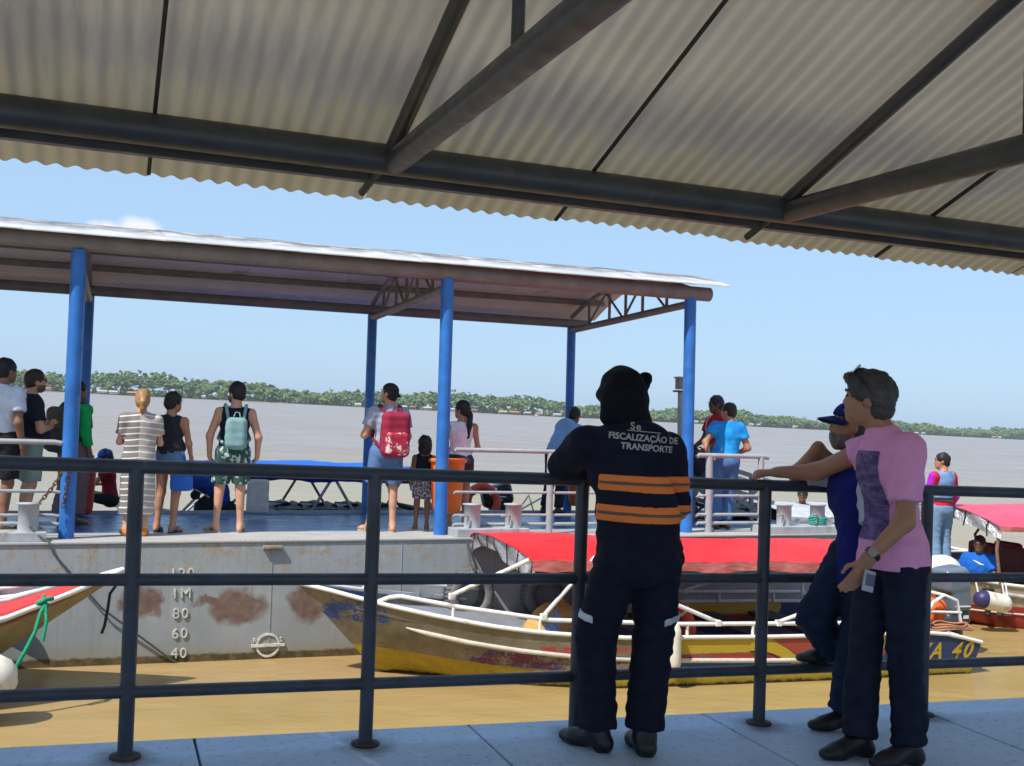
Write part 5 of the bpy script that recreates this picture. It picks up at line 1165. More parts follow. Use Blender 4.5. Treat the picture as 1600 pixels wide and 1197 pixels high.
for u in (.1, .3, .5, .7, .88): MB(F).tube([flap3(u, 0), tuple(Vector(flap3(u, .5)) + Vector((-.02, 0, 0))), tuple(Vector(flap3(u, 1.25)) + Vector((-.01, 0, 0)))], .010, 5).build('tie', M_cord, b3)
[MB(F).tube([(x0, sd * .86, h3.z(x0)), (x0 - .15, sd * .92, 1.1), (x1, sd * .96, 1.40)], .022, 8).build('canopy_strut', M_wood, b3) for sd in (1, -1) for x0, x1 in ((1.2, 1.05), (2.6, 2.75), (4.4, 4.5))]
M_seat = mat('seat_maroon', (.10, .018, .028), .5); M_seat2 = mat('seat_red', (.60, .03, .05), .5)
for x, y, m in ((2.05, .35, M_seat), (2.05, -.25, M_seat), (2.55, .35, M_seat), (2.75, -.1, M_seat)):
    v, f = blob([('box', V3(x, y, .80), (.06, .25, .26), None, .05), ('box', V3(x + .2, y, .56), (.2, .25, .06), None, .05)], .025); v = (np.c_[v, np.ones(len(v))])[:, :3]; link('seat', pydata('seat', v, f), b3, None, m)
v, f = blob([('box', V3(2.35, -.55, .72), (.22, .22, .16), None, .05), ('box', V3(2.4, -.5, .93), (.2, .2, .07), None, .05)], .025); link('seat', pydata('seat', v, f), b3, None, M_seat2)
MB(F).tube([(2.08, -.75, .5), (2.08, -.75, .86), (2.18, -.75, .93), (2.7, -.75, .93)], .022, 8).build('seat_rail', M_white, b3)
fd = fender('navy and white fender on the red hull at the right', (11.07, 12.03, -.70), (11.60, 11.97, -.79), .125, M_fend, mat('fender_navy', (.035, .03, .11), .4))
q = MB(); q.tube([(11.10, 12.02, -.62), (11.08, 12.06, -.45)], .012, 6); q.tube([(11.52, 11.99, -.68), (11.50, 12.02, -.5)], .012, 6); q.tube([(11.57, 11.99, -.68), (11.57, 12.03, -.5)], .012, 6); q.build('lanyard', M_white, fd)
top_blob('engine_cover', 'white rounded engine cover with red stripe on the right boat bow', 'engine cover', [('ell', V3(11.1, 12.75, -.42), (.30, .24, .20)), ('box', V3(11.15, 12.75, -.52), (.3, .22, .1), None, .05)], M_white, .025)

# ---- boats on the far side of the barge
def far_boat(lab, u0, u1, v, colour, zc=.58, ze=.42, flip=False):
    T_ = BM @ Vector((u0, v, 0)); F = Matrix.Translation((T_.x, T_.y, WATER)) @ Matrix.Rotation(_th, 4, 'Z')
    bb = thing('boat', lab, 'boat', F, None); H_ = Hull(u1 - u0, 1.0, [(0, 1.05), (1, .85), (2, .8), (9, .78)], 2.0, .8, -.2)
    H_.skin(F, 'hull', mat('far_hull', (.10, .12, .16), .6), bb, 24); H_.edge(F, M_greyin, bb, .025); H_.inside(F, .5, .5, u1 - u0 - .2, M_darkin, bb)
    return bb, F
bb, F = far_boat('boat with long blue canopy and dark seats behind the barge', .55, 6.2, 5.35, 'blue')
M_bluetarp = fabric('blue_tarp', (.02, .13, .62), .15, 3); M_navytarp = fabric('navy_lining', (.012, .018, .16), .2, 5)
co, hem, cfb = canopy(F, .75, 4.75, 1.0, 1.60, lambda u: 1.735 - .10 * abs(2 * u - 1) ** 3, M_bluetarp, bb, .10, wav=.01); hem.build('canopy_hem', M_navytarp, bb)
canopy(F, .76, 4.74, .97, 1.56, 1.70, M_navytarp, bb)[0].name = 'canopy_lining'
for sd in (1, -1):
    for xa, xb in ((2.4, 2.85), (3.35, 2.85), (1.4, .95), (1.0, 1.9), (4.15, 4.6), (4.6, 4.1)): MB(F).cyl((xa, sd * .95, .8), (xb, sd * .97, 1.58), .022, n=8).build('canopy_strut', mat('tube_grey', (.3, .31, .33), .4), bb)
M_navyseat = mat('seat_navy', (.028, .042, .075), .5)
for i, x in enumerate((2.3, 2.82, 3.36, 3.86)):
    for y in (-.45, .45):
        v, f = blob([('box', V3(x, y, 1.0), (.22, .30, .05), rotxyz(0, 0, -14), .04), ('box', V3(x - .2, y, .88), (.05, .30, .2), rotxyz(0, 0, 10), .04)], .03); st = link('seat', pydata('seat', v, f), bb, None, M_navyseat)
        MB(F).tube([(x - .24, y - .26, .98), (x - .16, y - .26, 1.10), (x + .2, y - .26, 1.08), (x + .24, y - .26, .98)], .014, 6).build('grab_rail', mat('tube_grey', (.3, .31, .33)), st)
bbL, FL = far_boat('low boat with bare tubes where the child in the blue cap sits', -3.2, .75, 5.0, 'grey')
q = MB(FL); q.tube([(2.9, -.95, 1.08), (3.7, -.95, .96), (4.1, -.9, .85)], .03, 8); q.tube([(2.9, .5, 1.2), (3.8, .4, 1.0)], .022, 8); q.build('side_rail', mat('tube_grey', (.3, .31, .33)), bbL)
bbR, FR = far_boat('boat with black outboard behind the barge below the long haired woman', 4.9, 7.4, 5.9, 'grey')
def far_engine(lab, u, v, z):
    T_ = BM @ Vector((u, v, 0)); M = Matrix.Translation((T_.x, T_.y, z)); e = thing('outboard_motor', lab, 'outboard motor', M)
    v_, f_ = blob([('box', V3(0, 0, .1), (.24, .16, .17), rotxyz(0, 0, -15), .08), ('box', V3(.05, 0, -.15), (.14, .12, .15), None, .05)], .025, k=.05); link('cowl', pydata('cowl', v_, f_), e, None, mat('cowl_black', (.02, .024, .028), .25, bump=0))
    q = MB(M); q.box((.02, -.165, .09), (.16, .01, .02)); q.box((-.02, -.165, .04), (.12, .01, .015)); q.build('trim_stripe', M_white, e)
    q = MB(M); q.tube([(.25, -.1, -.25), (.5, -.1, .12), (.62, -.1, -.2)], .018, 6); q.tube([(.3, -.1, -.15), (.75, -.1, .1)], .016, 6); q.build('bracket', M_white, e); return e
far_engine('black outboard motor with white streak right of the orange bin', 6.12, 4.75, .06)
T_ = BM @ Vector((5.80, 4.55, 0)); q = thing('lifebuoy', 'red lifebuoy leaning against the black outboard motor', 'lifebuoy', Matrix.Translation((T_.x, T_.y, .06)))
MB(WM[q.name]).tube([(.24 * math.cos(a), .04 * math.sin(a), .24 * math.sin(a)) for a in [i * 2 * math.pi / 24 for i in range(24)]], .065, 10, True).build('ring', mat('buoy_red', (.55, .06, .03), .5), q)
b = MB(WM[q.name]); [b.tube([(.24 * math.cos(a) + .07 * math.sin(k) * math.cos(a), .07 * math.cos(k), .24 * math.sin(a) + .07 * math.sin(k) * math.sin(a)) for k in [j * .7 for j in range(10)]], .014, 5) for a in (.8, 2.4, 3.9, 5.5)]; b.build('band', M_white, q)
# grey canopy boat behind the right bollards
T_ = BM @ Vector((9.75, 2.9, 0)); F = Matrix.Translation((T_.x, T_.y, WATER - .06)) @ Matrix.Rotation(_th, 4, 'Z')
b4 = thing('boat', 'boat with grey and white canopy moored behind the right bollards', 'boat', F); H4 = Hull(3.6, .85, [(0, 1.0), (1, .85), (9, .78)], 1.0, .5, -.2)
H4.skin(F, 'hull', mat('far_hull', (.10, .12, .16), .6), b4, 24); H4.edge(F, M_white, b4, .025); H4.inside(F, .45, .4, 4.0, M_darkin, b4)
co, hem, c4 = canopy(F, -.1, 2.4, .85, 1.36, 1.50, mat('canopy_grey', (.45, .46, .47), .5), b4, .10); hem.build('canopy_hem', M_silver, b4)
[MB(F).cyl((x, sd * .80, .8), (x + .2, sd * .83, 1.38), .02, n=8).build('canopy_strut', M_white, b4) for sd in (1, -1) for x in (.5, 1.4, 2.1)]
v, f = blob([('box', V3(.72, -.5, 1.33), (.16, .08, .05), rotxyz(0, 0, 8), .05), ('box', V3(.40, -.5, 1.33), (.17, .08, .05), rotxyz(0, 0, -14), .05)], .025); link('rolled_blind', pydata('rolled_blind', v, f), b4, None, M_white)
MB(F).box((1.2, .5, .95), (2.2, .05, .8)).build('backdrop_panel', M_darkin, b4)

# ================================================================ PEOPLE ON THE BARGE
GP = 'people waiting on the barge'
def bp(u, v): return BW(u, v, .012)
C_ = lambda n, c, **k: fabric('cloth_' + n, c, **k)
ARMS_FOLDED = dict(elL=(-.25, .06, 1.10), wrL=(.02, .185, 1.13), haL=(.10, .19, 1.14), elR=(.25, .06, 1.08), wrR=(-.02, .20, 1.10), haR=(-.10, .17, 1.13))
# man in white T-shirt, cut by the left edge
p = Person('man in white T-shirt and dark shorts cut by the left edge', bp(-.935, 1.0), 52, 'brown', 1.785, hyaw=-15, group=GP)
p.shirt(C_('white', (.62, .65, .74)), .62, .86); p.trousers(C_('black', (.018, .02, .026)), .9, .024); p.hair(H_black); p.sandals(mat('sole_dark', (.05, .04, .035)))
# man with glasses, arms crossed
p = Person('man with glasses in dark navy T-shirt with crossed arms', bp(-.66, 1.42), 12, 'fair', 1.70, J=ARMS_FOLDED, hyaw=0, build=1.15, group=GP)
p.shirt(C_('navy', (.016, .02, .032)), .72, .86); p.trousers(C_('sage', (.23, .32, .27)), .92, .026); p.hair(H_brown, top=.014); p.eyes(H_brown, mat('stubble', (.16, .085, .055), .7)); p.sandals(mat('sole_dark', (.05, .04, .035)))
g = thing('glasses', 'dark framed glasses on the man with crossed arms', 'glasses', p.M @ Matrix.Translation(Vector(p.hp((0, .11, .015)))))
q = MB(p.M); [q.tube([p.hp((sd * .032 + .021 * math.cos(a), .108 - .004 * abs(sd), .014 + .017 * math.sin(a))) for a in [i * .45 for i in range(14)]], .003, 5, True) for sd in (-1, 1)]; q.build('rims', mat('frame_red', (.12, .02, .02), .4), g)
q = MB(p.M); [q.tube([p.hp((sd * .055, .10, .02)), p.hp((sd * .078, .06, .018)), p.hp((sd * .08, -.01, .012))], .003, 5) for sd in (-1, 1)]; q.build('temples', mat('frame_red', (.12, .02, .02)), g)
# person in green with a grey backpack, mostly behind the left column
p = Person('person in bright green shirt and mauve trousers behind the left blue column', bp(-.20, 2.1), 42, 'brown', 1.63, hyaw=-20, group=GP)
p.shirt(C_('green', (.012, .42, .10)), 1.6, .86); p.trousers(C_('mauve', (.19, .12, .125)), 1.9, .04, .03); p.hair(H_black); p.sandals(mat('sole_dark', (.05, .04, .035)))
def backpack(pp, lab, m, m2, size=(.15, .09, .24), zc=1.14, y=-.20, pocket=True, x=0.0, mh=None):
    c = pp.sc; bk = thing('backpack', lab, 'backpack', pp.M @ Matrix.Translation((x * c, y * c, (zc - size[2]) * c)))
    T_ = np.array(WM[bk.name].inverted() @ pp.M)
    def part(nm, L, mm, **kw):
        v, f = blob(L, min(pp.h, .014), **kw); v = (np.c_[v, np.ones(len(v))] @ T_.T)[:, :3]; return link(nm, pydata(nm, v, f), bk, None, mm)
    part('bag', [('box', V3(x, y, zc) * c, tuple(k * c for k in size), None, .075 * c)], m, wr=.005, wf=16)
    if pocket: part('pocket', [('box', V3(x, y - size[1] * .75, zc - size[2] * .40) * c, tuple(k * c for k in (size[0] * .82, .05, size[2] * .5)), None, .04 * c)], m2, wr=.003)
    for q_ in (-1, 1):
        S = 'R' if q_ > 0 else 'L'; sh_ = pp.J['sh' + S]; q = MB(pp.M); xx = sh_[0] * .62
        q.tube([(xx * .75 + x * .3, (y + .05) * c, (zc + size[2] * .8) * c), (xx, sh_[1] - .06 * c, sh_[2] + .075 * c), (xx * 1.06, sh_[1] + .02 * c, sh_[2] + .088 * c), (xx * 1.08, sh_[1] + .115 * c, sh_[2] - .02 * c), (xx * 1.25, sh_[1] + .13 * c, sh_[2] - .2 * c), (xx * 1.6, .02 * c, sh_[2] - .30 * c), (xx * 1.1, (y + .06) * c, (zc - size[2] * .6) * c)], .02 * c, 6); q.build('strap', mh or m2, bk)
    q = MB(pp.M); q.tube([((x - .035) * c, (y + .02) * c, (zc + size[2]) * c), ((x - .02) * c, (y + .02) * c, (zc + size[2] + .05) * c), ((x + .02) * c, (y + .02) * c, (zc + size[2] + .05) * c), ((x + .035) * c, (y + .02) * c, (zc + size[2]) * c)], .009 * c, 6); q.build('handle', mh or m2, bk)
    return bk
backpack(p, 'dark grey backpack worn over the bright green shirt', C_('pack_grey', (.10, .088, .078)), C_('pack_grey2', (.07, .062, .058)), (.17, .12, .27), 1.12)
# woman in the striped dress
p = Person('woman in striped long dress with blond ponytail', bp(.375, .60), 92, 'fair', 1.50, J=dict(elL=(-.23, .03, 1.09), wrL=(-.10, .20, 1.10), haL=(-.03, .22, 1.12), elR=(.23, .03, 1.09), wrR=(.10, .20, 1.10), haR=(.03, .22, 1.12)), fem=True, hpitch=-6, group=GP)
def stripes(t, o, c):
    s_ = t.sep(o); w = t.noise(o, 6, 2); z = t.math('ADD', s_[2], t.math('MULTIPLY', t.math('ABSOLUTE', s_[0]), .12)); f = t.math('FRACT', t.math('MULTIPLY', t.math('ADD', z, t.math('MULTIPLY', w, .012)), 1 / .062))
    st = t.math('LESS_THAN', f, .20); return t.mix(st, t.mix(t.ramp(s_[0], -.022, -.012), (.205, .185, .175), (.40, .345, .31)), (.74, .71, .67))  # darker left half: the column's shadow painted into the cloth
c = p.sc; M_dress = fabric('cloth_striped', (.5, .45, .4), pattern=stripes)
L = p.torso(.022) + [('cap', p.J['chest'], V3(0, 0, .55 * c), .175 * c, .19 * c, (YV, .78)), ('cap', V3(0, 0, .6 * c), V3(.0, .0, .22 * c), .19 * c, .215 * c, (YV, .8))]
for S in 'LR': L.append(('cut', p.J['sh' + S], p.J['el' + S], .072 * c, .068 * c, [((p.J['sh' + S] + p.J['el' + S] * 2) / 3, (p.J['el' + S] - p.J['sh' + S]) / np.linalg.norm(p.J['el' + S] - p.J['sh' + S]))]))
L += [('sub', p.J['neck'] + V3(0, .01, .06) * c, (.07 * c, .065 * c, .05 * c), None, {'k': .008}), ('clip', V3(0, 0, .25 * c), V3(0, 0, -1))]
p.add('dress', L, M_dress, k=.035, wr=.006, wf=13)
p.hair(H_blond, top=.016, back=.01, side=.006, ext=[((0, -.105, .02), (0, -.125, -.03), .034, .036), ((0, -.125, -.03), (.0, -.115, -.11), .036, .030), ((0, -.115, -.11), (.0, -.10, -.175), .030, .014)])
q = MB(p.M); q.tube([p.hp((.035 * math.cos(a), -.115, .0 + .035 * math.sin(a))) for a in [i * .6 for i in range(11)]], .008, 6, True); q.build('hair_tie', mat('tie_brown', (.12, .06, .03)), p.o)
p.shoes(mat('sandal_orange', (.52, .17, .04), .6), 'sandal', .008)
# woman in dark tank top with a blue bag
p = Person('woman with short black hair in dark tank top and denim shorts', bp(.72, .97), 58, 'tan', 1.50, J=dict(elR=(.22, .05, 1.09), wrR=(.20, .17, .90), haR=(.19, .2, .83)), hyaw=-32, fem=True, build=1.12, group=GP)
p.shirt(C_('charcoal', (.028, .028, .034)), 0, .84, .014, 'tank_top', tank=True); p.trousers(C_('denim_short', (.11, .19, .33)), .42, .024, name='shorts')
p.hair(H_black, top=.018, back=.012, side=.004, ext=[((0, -.09, -.02), (0, -.09, -.06), .04, .02)]); p.eyes(H_black); p.sandals(mat('sole_dark', (.05, .04, .035)))
bg_ = thing('shoulder_bag', 'small bright blue bag at the hip of the woman in the dark tank top', 'bag', BM @ Matrix.Translation((.86, .80, .55))); T_ = np.array(WM[bg_.name].inverted() @ BM)
def partof(par, nm, L, mm, F_=BM, h=.014, **kw):
    v, f = blob(L, h, **kw); v = (np.c_[v, np.ones(len(v))] @ np.array(WM[par.name].inverted() @ F_).T)[:, :3]; return link(nm, pydata(nm, v, f), par, None, mm)
partof(bg_, 'bag', [('box', V3(.845, .80, .545), (.115, .055, .085), rotxyz(-25, 0, 0), .03)], C_('bag_blue', (.03, .14, .55)), wr=.003)
q = MB(BM); q.tube([(.77, .80, .62), (.70, .83, .85), (.66, .92, 1.12), (.70, .97, 1.24)], .009, 6); q.tube([(.92, .79, .62), (.88, .82, .78), (.80, .90, 1.0), (.72, .98, 1.2)], .009, 6); q.build('strap', C_('bag_blue', (.03, .14, .55)), bg_)
# man in black tank top
p = Person('man in black tank top and patterned shorts seen from behind', bp(1.375, .91), 86, 'fair', 1.635, J=dict(anL=(-.15, -.02, .085), toL=(-.25, .09, .03), knL=(-.13, .02, .49), anR=(.12, -.02, .085), toR=(.16, .13, .03), elL=(-.27, -.03, 1.09), wrL=(-.26, .03, .85), elR=(.27, -.03, 1.09), wrR=(.27, .03, .85)), hyaw=38, build=1.08, group=GP)
def leaves(t, o, c): return t.mix(t.ramp(t.noise(o, 19, 3, .6), .54, .57), c, (.42, .52, .50))
p.shirt(C_('tank_black', (.014, .014, .022)), 0, .84, .014, 'tank_top', tank=True); p.trousers(fabric('cloth_palm', (.035, .085, .075), pattern=leaves), .84, .026, name='shorts'); p.hair(H_black, top=.02); p.eyes(H_black, mat('stubble', (.16, .085, .055))); p.sandals(mat('sole_pale', (.42, .36, .28)), mat('sole_dark', (.05, .04, .035)))
backpack(p, 'small pale teal backpack on the man in the black tank top', C_('pack_teal', (.20, .34, .36)), C_('pack_teal2', (.24, .38, .40)), (.125, .055, .19), 1.13, -.175, False, .015, C_('pack_teal2', (.24, .38, .40)))
# man with backwards cap and red backpack
p = Person('man in grey T-shirt and backwards black cap', bp(3.085, .83), 92, 'fair', 1.70, J=dict(elL=(-.27, .02, 1.10), wrL=(-.10, .17, 1.16), haL=(-.03, .19, 1.19), elR=(.25, .02, 1.10), wrR=(.16, .2, 1.12), anL=(-.17, -.02, .085), toL=(-.24, .12, .03), knL=(-.14, .02, .49)), hyaw=42, hpitch=9, group=GP)
p.shirt(C_('tee_grey', (.36, .39, .50)), .62, .84); p.trousers(C_('shorts_blue', (.09, .17, .34)), .86, .028, name='shorts'); p.hair(H_brown, top=.006); p.eyes(H_brown); p.cap(mat('cap_black', (.016, .015, .017), .8, bump=.3), True, .06); p.sandals(mat('sole_pale', (.42, .36, .28)))
def splotch(t, o, c): return t.mix(t.ramp(t.noise(t.mapv(o, (1, 1, 1)), 13, 5, .65), .56, .58), t.mix(t.ramp(t.noise(o, 7, 4), .55, .6), c, (.55, .10, .14)), (.75, .62, .62))
backpack(p, 'red and black splashed backpack on the man with the backwards cap', C_('pack_wine', (.30, .025, .055)), fabric('cloth_pack_splash', (.40, .03, .06), pattern=splotch), (.165, .10, .26), 1.13, -.215, True, .03, C_('pack_wine2', (.20, .02, .045)))
# little girl
p = Person('little girl with short black hair beside the orange bin', bp(3.60, 1.0), 78, 'brown', 1.06, J=dict(head=(0, .02, 1.60)), hs=1.3, fem=False, group=GP)
def spots(t, o, c): return t.mix(t.ramp(t.noise(o, 46, 3, .6), .5, .56), c, (.5, .48, .5))
p.shirt(C_('tank_black', (.014, .014, .022)), 0, .90, .016, 'tank_top', tank=True); p.trousers(fabric('cloth_spotted', (.08, .075, .13), pattern=spots), .75, .026, name='shorts'); p.hair(H_black, top=.03, back=.05, side=.02, rough=.008); p.sandals(mat('sole_yellow', (.55, .48, .2)))
# woman with long ponytail
p = Person('woman in white camisole with very long dark ponytail', bp(4.05, 1.02), 80, 'tan', 1.54, J=dict(elL=(-.23, .05, 1.10), wrL=(-.10, .20, 1.05), haL=(-.04, .22, 1.06), elR=(.24, .03, 1.09), wrR=(.15, .2, 1.02)), hyaw=52, fem=True, group=GP)
p.shirt(C_('camisole', (.74, .70, .78)), 0, .80, .016, 'camisole', tank=True); p.trousers(C_('shorts_dark', (.05, .035, .045)), .55, .026, name='shorts')
p.hair(H_black, top=.014, back=.006, side=.004, ext=[((0, -.10, .01), (-.015, -.14, -.06), .03, .036), ((-.015, -.14, -.06), (-.03, -.15, -.2), .038, .04), ((-.03, -.15, -.2), (-.035, -.13, -.36), .04, .03), ((-.035, -.13, -.36), (-.035, -.12, -.42), .03, .01)]); p.eyes(H_black); p.sandals(mat('sole_yellow', (.55, .48, .2)))
# man in light blue leaning on the far guard
p = Person('man in light blue shirt and black trousers bending beside the right rear column', bp(6.42, 3.30), 30, 'dark', 1.72, J=dict(waist=(0, .05, 1.06), chest=(0, .20, 1.21), neck=(0, .32, 1.33), head=(0, .40, 1.46), shL=(-.18, .29, 1.29), shR=(.18, .27, 1.27), elL=(-.24, .38, 1.0), elR=(.24, .36, 1.0), wrL=(-.2, .5, .85), wrR=(.2, .5, .85), haL=(-.18, .55, .80), haR=(.18, .55, .8), anL=(-.16, -.02, .085), toL=(-.2, .12, .03)), hpitch=-18, group=GP)
p.shirt(C_('sky_blue', (.22, .40, .66)), .6, .84); p.trousers(C_('black', (.018, .02, .026)), 1.93, .014); p.hair(H_black); p.shoes(mat('shoe_black', (.015, .015, .017), .45))
# man in bright blue shirt and jeans
def splash(t, o, c): return t.mix(t.math('MULTIPLY', t.ramp(t.noise(t.mapv(o, (1, 1, .6)), 17, 5, .7), .60, .62), t.ramp(t.sep(o)[2], 1.25, 1.0)), t.mix(t.ramp(t.noise(o, 5, 3), .4, .6), (.012, .20, .62), (.02, .34, .74)), (.55, .72, .85))
p = Person('man in bright blue shirt and jeans with elbow on the guardrail', bp(7.66, .80), 70, 'tan', 1.66, J=dict(pel=(.0, .0, .93), chest=(.03, .0, 1.25), neck=(.03, .0, 1.41), head=(.02, .03, 1.575), elL=(-.30, -.10, 1.16), wrL=(-.26, -.24, .96), haL=(-.22, -.30, .955), shL=(-.155, -.02, 1.37), elR=(.29, -.02, 1.10), wrR=(.16, .16, 1.0), anR=(.04, .02, .085), toR=(-.06, .13, .03), knR=(.08, .06, .49)), hyaw=48, build=1.15, group=GP)
p.shirt(fabric('cloth_azure', (.02, .25, .66), pattern=splash), .55, .83); p.trousers(C_('jeans_mid', (.07, .16, .33)), 1.92, .02, .01, 'jeans'); p.hair(H_black, top=.010); p.eyes(H_black); p.shoes(mat('shoe_brown', (.09, .04, .025), .5))
bvs = bvh_of([o_ for o_ in bpy.data.objects if o_.parent == p.o and o_.name.startswith('shirt')][0]); fd_ = Vector((math.cos(R_(70)), math.sin(R_(70)), 0)); rd_ = Vector((fd_.y, -fd_.x, 0))
# man in red and white, facing left
def yoke(t, o, c): s_ = t.sep(o); return t.mix(t.ramp(t.math('ABSOLUTE', t.math('SUBTRACT', s_[0], .12)), .035, .03), c, (.75, .75, .78))
p = Person('man in red and white shirt facing left behind the blue shirt', bp(8.33, 2.05), 178, 'dark', 1.80, J=dict(elL=(-.24, .06, 1.09), wrL=(-.18, .24, .96), haL=(-.16, .30, .94), elR=(.24, .06, 1.09), wrR=(.16, .26, .98)), hyaw=-10, hpitch=-8, group=GP)
p.shirt(fabric('cloth_redwhite', (.36, .012, .02), pattern=yoke), .6, .84); p.trousers(C_('jeans_mid', (.07, .16, .33)), 1.92, .02, .01, 'jeans'); p.hair(H_black); p.eyes(H_black); p.shoes(mat('shoe_brown', (.09, .04, .025)))
top_blob('jacket', 'black jacket bundle held by the man in red and white', 'jacket', [('ell', np.array(BW(7.9, 2.02, .98)), (.2, .12, .13), rotxyz(0, 0, 20)), ('ell', np.array(BW(8.05, 1.98, .82)), (.12, .1, .18))], C_('black', (.018, .02, .026)), .02, wr=.01)
top_blob('tote_bag', 'white canvas tote bag standing behind the man in the black tank top', 'bag', [('box', np.array(BW(2.10, 3.15, .27)), (.14, .07, .22), None, .04)], C_('canvas', (.60, .58, .54)), .02, wr=.004)
# gear on the boat behind: stroller like heap of black bags and blue covers
q = thing('luggage_heap', 'heap of black bags under a blue cover left of the patterned shorts', 'luggage', BM @ Matrix.Translation((1.6, 4.35, -.2)))
partof(q, 'bag', [('ell', V3(1.68, 4.4, .0), (.22, .2, .22)), ('ell', V3(1.9, 4.4, -.05), (.2, .18, .2))], C_('black', (.018, .02, .026)), h=.025, wr=.012); partof(q, 'cover', [('ell', V3(1.62, 4.38, .36), (.24, .2, .12), rotxyz(0, 0, 30)), ('ell', V3(1.82, 4.36, .2), (.12, .12, .2))], C_('cover_navy', (.02, .05, .26)), h=.025, wr=.014)
q2 = MB(BM); q2.tube([(1.36, 4.3, .48), (1.5, 4.3, .36), (1.7, 4.3, .12)], .022, 6); q2.tube([(1.2, 4.3, -.12), (1.55, 4.3, .26)], .02, 6); q2.build('tube', mat('tube_grey', (.3, .31, .33)), q)
partof(q, 'wheel', [('ell', V3(1.47, 4.3, .22), (.07, .05, .07))], C_('black', (.018, .02, .026)), h=.02)
# child in blue cap
SIT = dict(pel=(0, 0, .18), waist=(0, .01, .31), chest=(0, .04, .50), neck=(0, .05, .66), head=(0, .10, .82), shL=(-.17, .04, .62), shR=(.17, .04, .62), elL=(-.22, .14, .40), elR=(.22, .14, .40), wrL=(-.16, .32, .36), wrR=(.16, .32, .36), haL=(-.14, .39, .36), haR=(.14, .39, .36),
           hiL=(-.09, .02, .16), hiR=(.09, .02, .16), knL=(-.13, .42, .24), knR=(.13, .42, .24), anL=(-.13, .46, -.19), anR=(.13, .46, -.19), toL=(-.14, .58, -.25), toR=(.14, .58, -.25))
b_ = BW(.38, 4.55, .02)
p = Person('child in blue cap and dark red shirt sitting behind the dress', b_, 178, 'tan', 1.42, J={**SIT, 'elL': (-.2, .22, .44), 'wrL': (-.16, .42, .34)}, hyaw=6, hpitch=-22, hs=1.15, group='people in the boats')
p.shirt(C_('dark_red', (.22, .015, .03)), .6, .89); p.trousers(C_('black', (.018, .02, .026)), 1.3, .02); p.hair(H_black); p.cap(mat('cap_blue', (.015, .09, .45), .8, bump=.3), False, .09); p.eyes(H_black); p.shoes(mat('shoe_black', (.015, .015, .017)))
# man in red, purple and blue vest on the right boat
p = Person('man in red and purple long sleeves with light blue vest on the right boat', (11.16, 12.85, -.475), 98, 'tan', 1.69, J=dict(elR=(.26, .0, 1.08), wrR=(.25, .12, .86), elL=(-.22, .06, 1.08), wrL=(-.12, .24, 1.08)), hyaw=45, build=1.12, group='people in the boats')
def hemp(t, o, c): s_ = t.sep(o); return t.mix(t.math('MAXIMUM', t.math('GREATER_THAN', t.math('ABSOLUTE', s_[0]), .225), t.math('LESS_THAN', s_[2], .845)), c, (.42, .02, .50))
p.shirt(fabric('cloth_red_purple', (.52, .02, .035), pattern=hemp), 1.85, .845)
L = p.torso(.032) + [('sub', p.J['neck'] + V3(0, .01, .055), (.08, .08, .06), None, {'k': .01}), ('sub', V3(-.235, 0, 1.3), (.09, .2, .16), None, {'k': .01}), ('sub', V3(.235, 0, 1.3), (.09, .2, .16), None, {'k': .01}), ('clip', V3(0, 0, 1.0), V3(0, 0, -1))]
p.add('life_vest', L, C_('vest_blue', (.16, .27, .48)), k=.03, wr=.006); q = MB(p.M); q.tube([(.19 * math.cos(a), .145 * math.sin(a), 1.04) for a in [i * .4 for i in range(16)]], .014, 6, True); q.build('belt', mat('cord_black', (.02, .02, .022)), p.o)
p.trousers(C_('jeans_light', (.16, .26, .40)), 1.93, .02, .01, 'jeans'); p.hair(H_black); p.eyes(H_black); p.shoes(mat('shoe_dark', (.05, .035, .03), .5))
# seated man in blue
p = Person('man in blue T-shirt sitting under the pink red canopy', (11.66, 12.62, -.98 + .12), 222, 'dark', 1.70, J={**SIT, 'elR': (.26, .02, .36), 'wrR': (.30, .16, .22), 'haR': (.3, .22, .2), 'knL': (-.15, .36, .26), 'anL': (-.15, .22, -.06), 'toL': (-.16, .34, -.10), 'knR': (.13, .36, .26), 'anR': (.13, .22, -.06), 'toR': (.14, .34, -.10)}, hyaw=-8, hpitch=-10, build=1.1, group='people in the boats')
p.shirt(C_('royal', (.012, .12, .48)), .68, .88); p.trousers(C_('black', (.018, .02, .026)), 1.6, .02); p.hair(H_black, top=.008); p.eyes(H_black); p.shoes(mat('shoe_black', (.015, .015, .017)))
bvs = bvh_of([o_ for o_ in bpy.data.objects if o_.parent == p.o and o_.name.startswith('shirt')][0]); f_ = Vector((math.cos(R_(222)), math.sin(R_(222)), 0)); r_ = Vector((-f_.y, f_.x, 0))
paint('chest_print', ribbon([(-.07, .03), (-.02, .012), (.03, -.012), (.075, -.02)], lambda s_: .022 * (1 - abs(2 * s_ - 1)) + .006), plane_frame(Vector((11.66, 12.62, -.30)) + f_ * .6, r_, (0, 0, 1)), bvs, -f_, .005, mat('print_white', (.65, .68, .72), .7, bump=0), p.o)
# dim figure behind the bollards
b_ = BW(10.5, 2.85, -.42)
p = Person('person with dark face in black top seen between the right bollards', b_, 238, 'dark', 1.60, J=SIT, hyaw=-12, hpitch=-6, group='people in the boats')
p.shirt(C_('tank_black', (.014, .014, .022)), 0, .88, .014, 'tank_top', tank=True); p.trousers(C_('black', (.018, .02, .026)), 1.6, .02); p.hair(H_black, top=.014); p.eyes(H_black)

# ================================================================ PEOPLE ON THE PIER
GF = 'people leaning on the pier railing'
fwd = lambda a: Vector((math.cos(R_(a)), math.sin(R_(a)), 0))
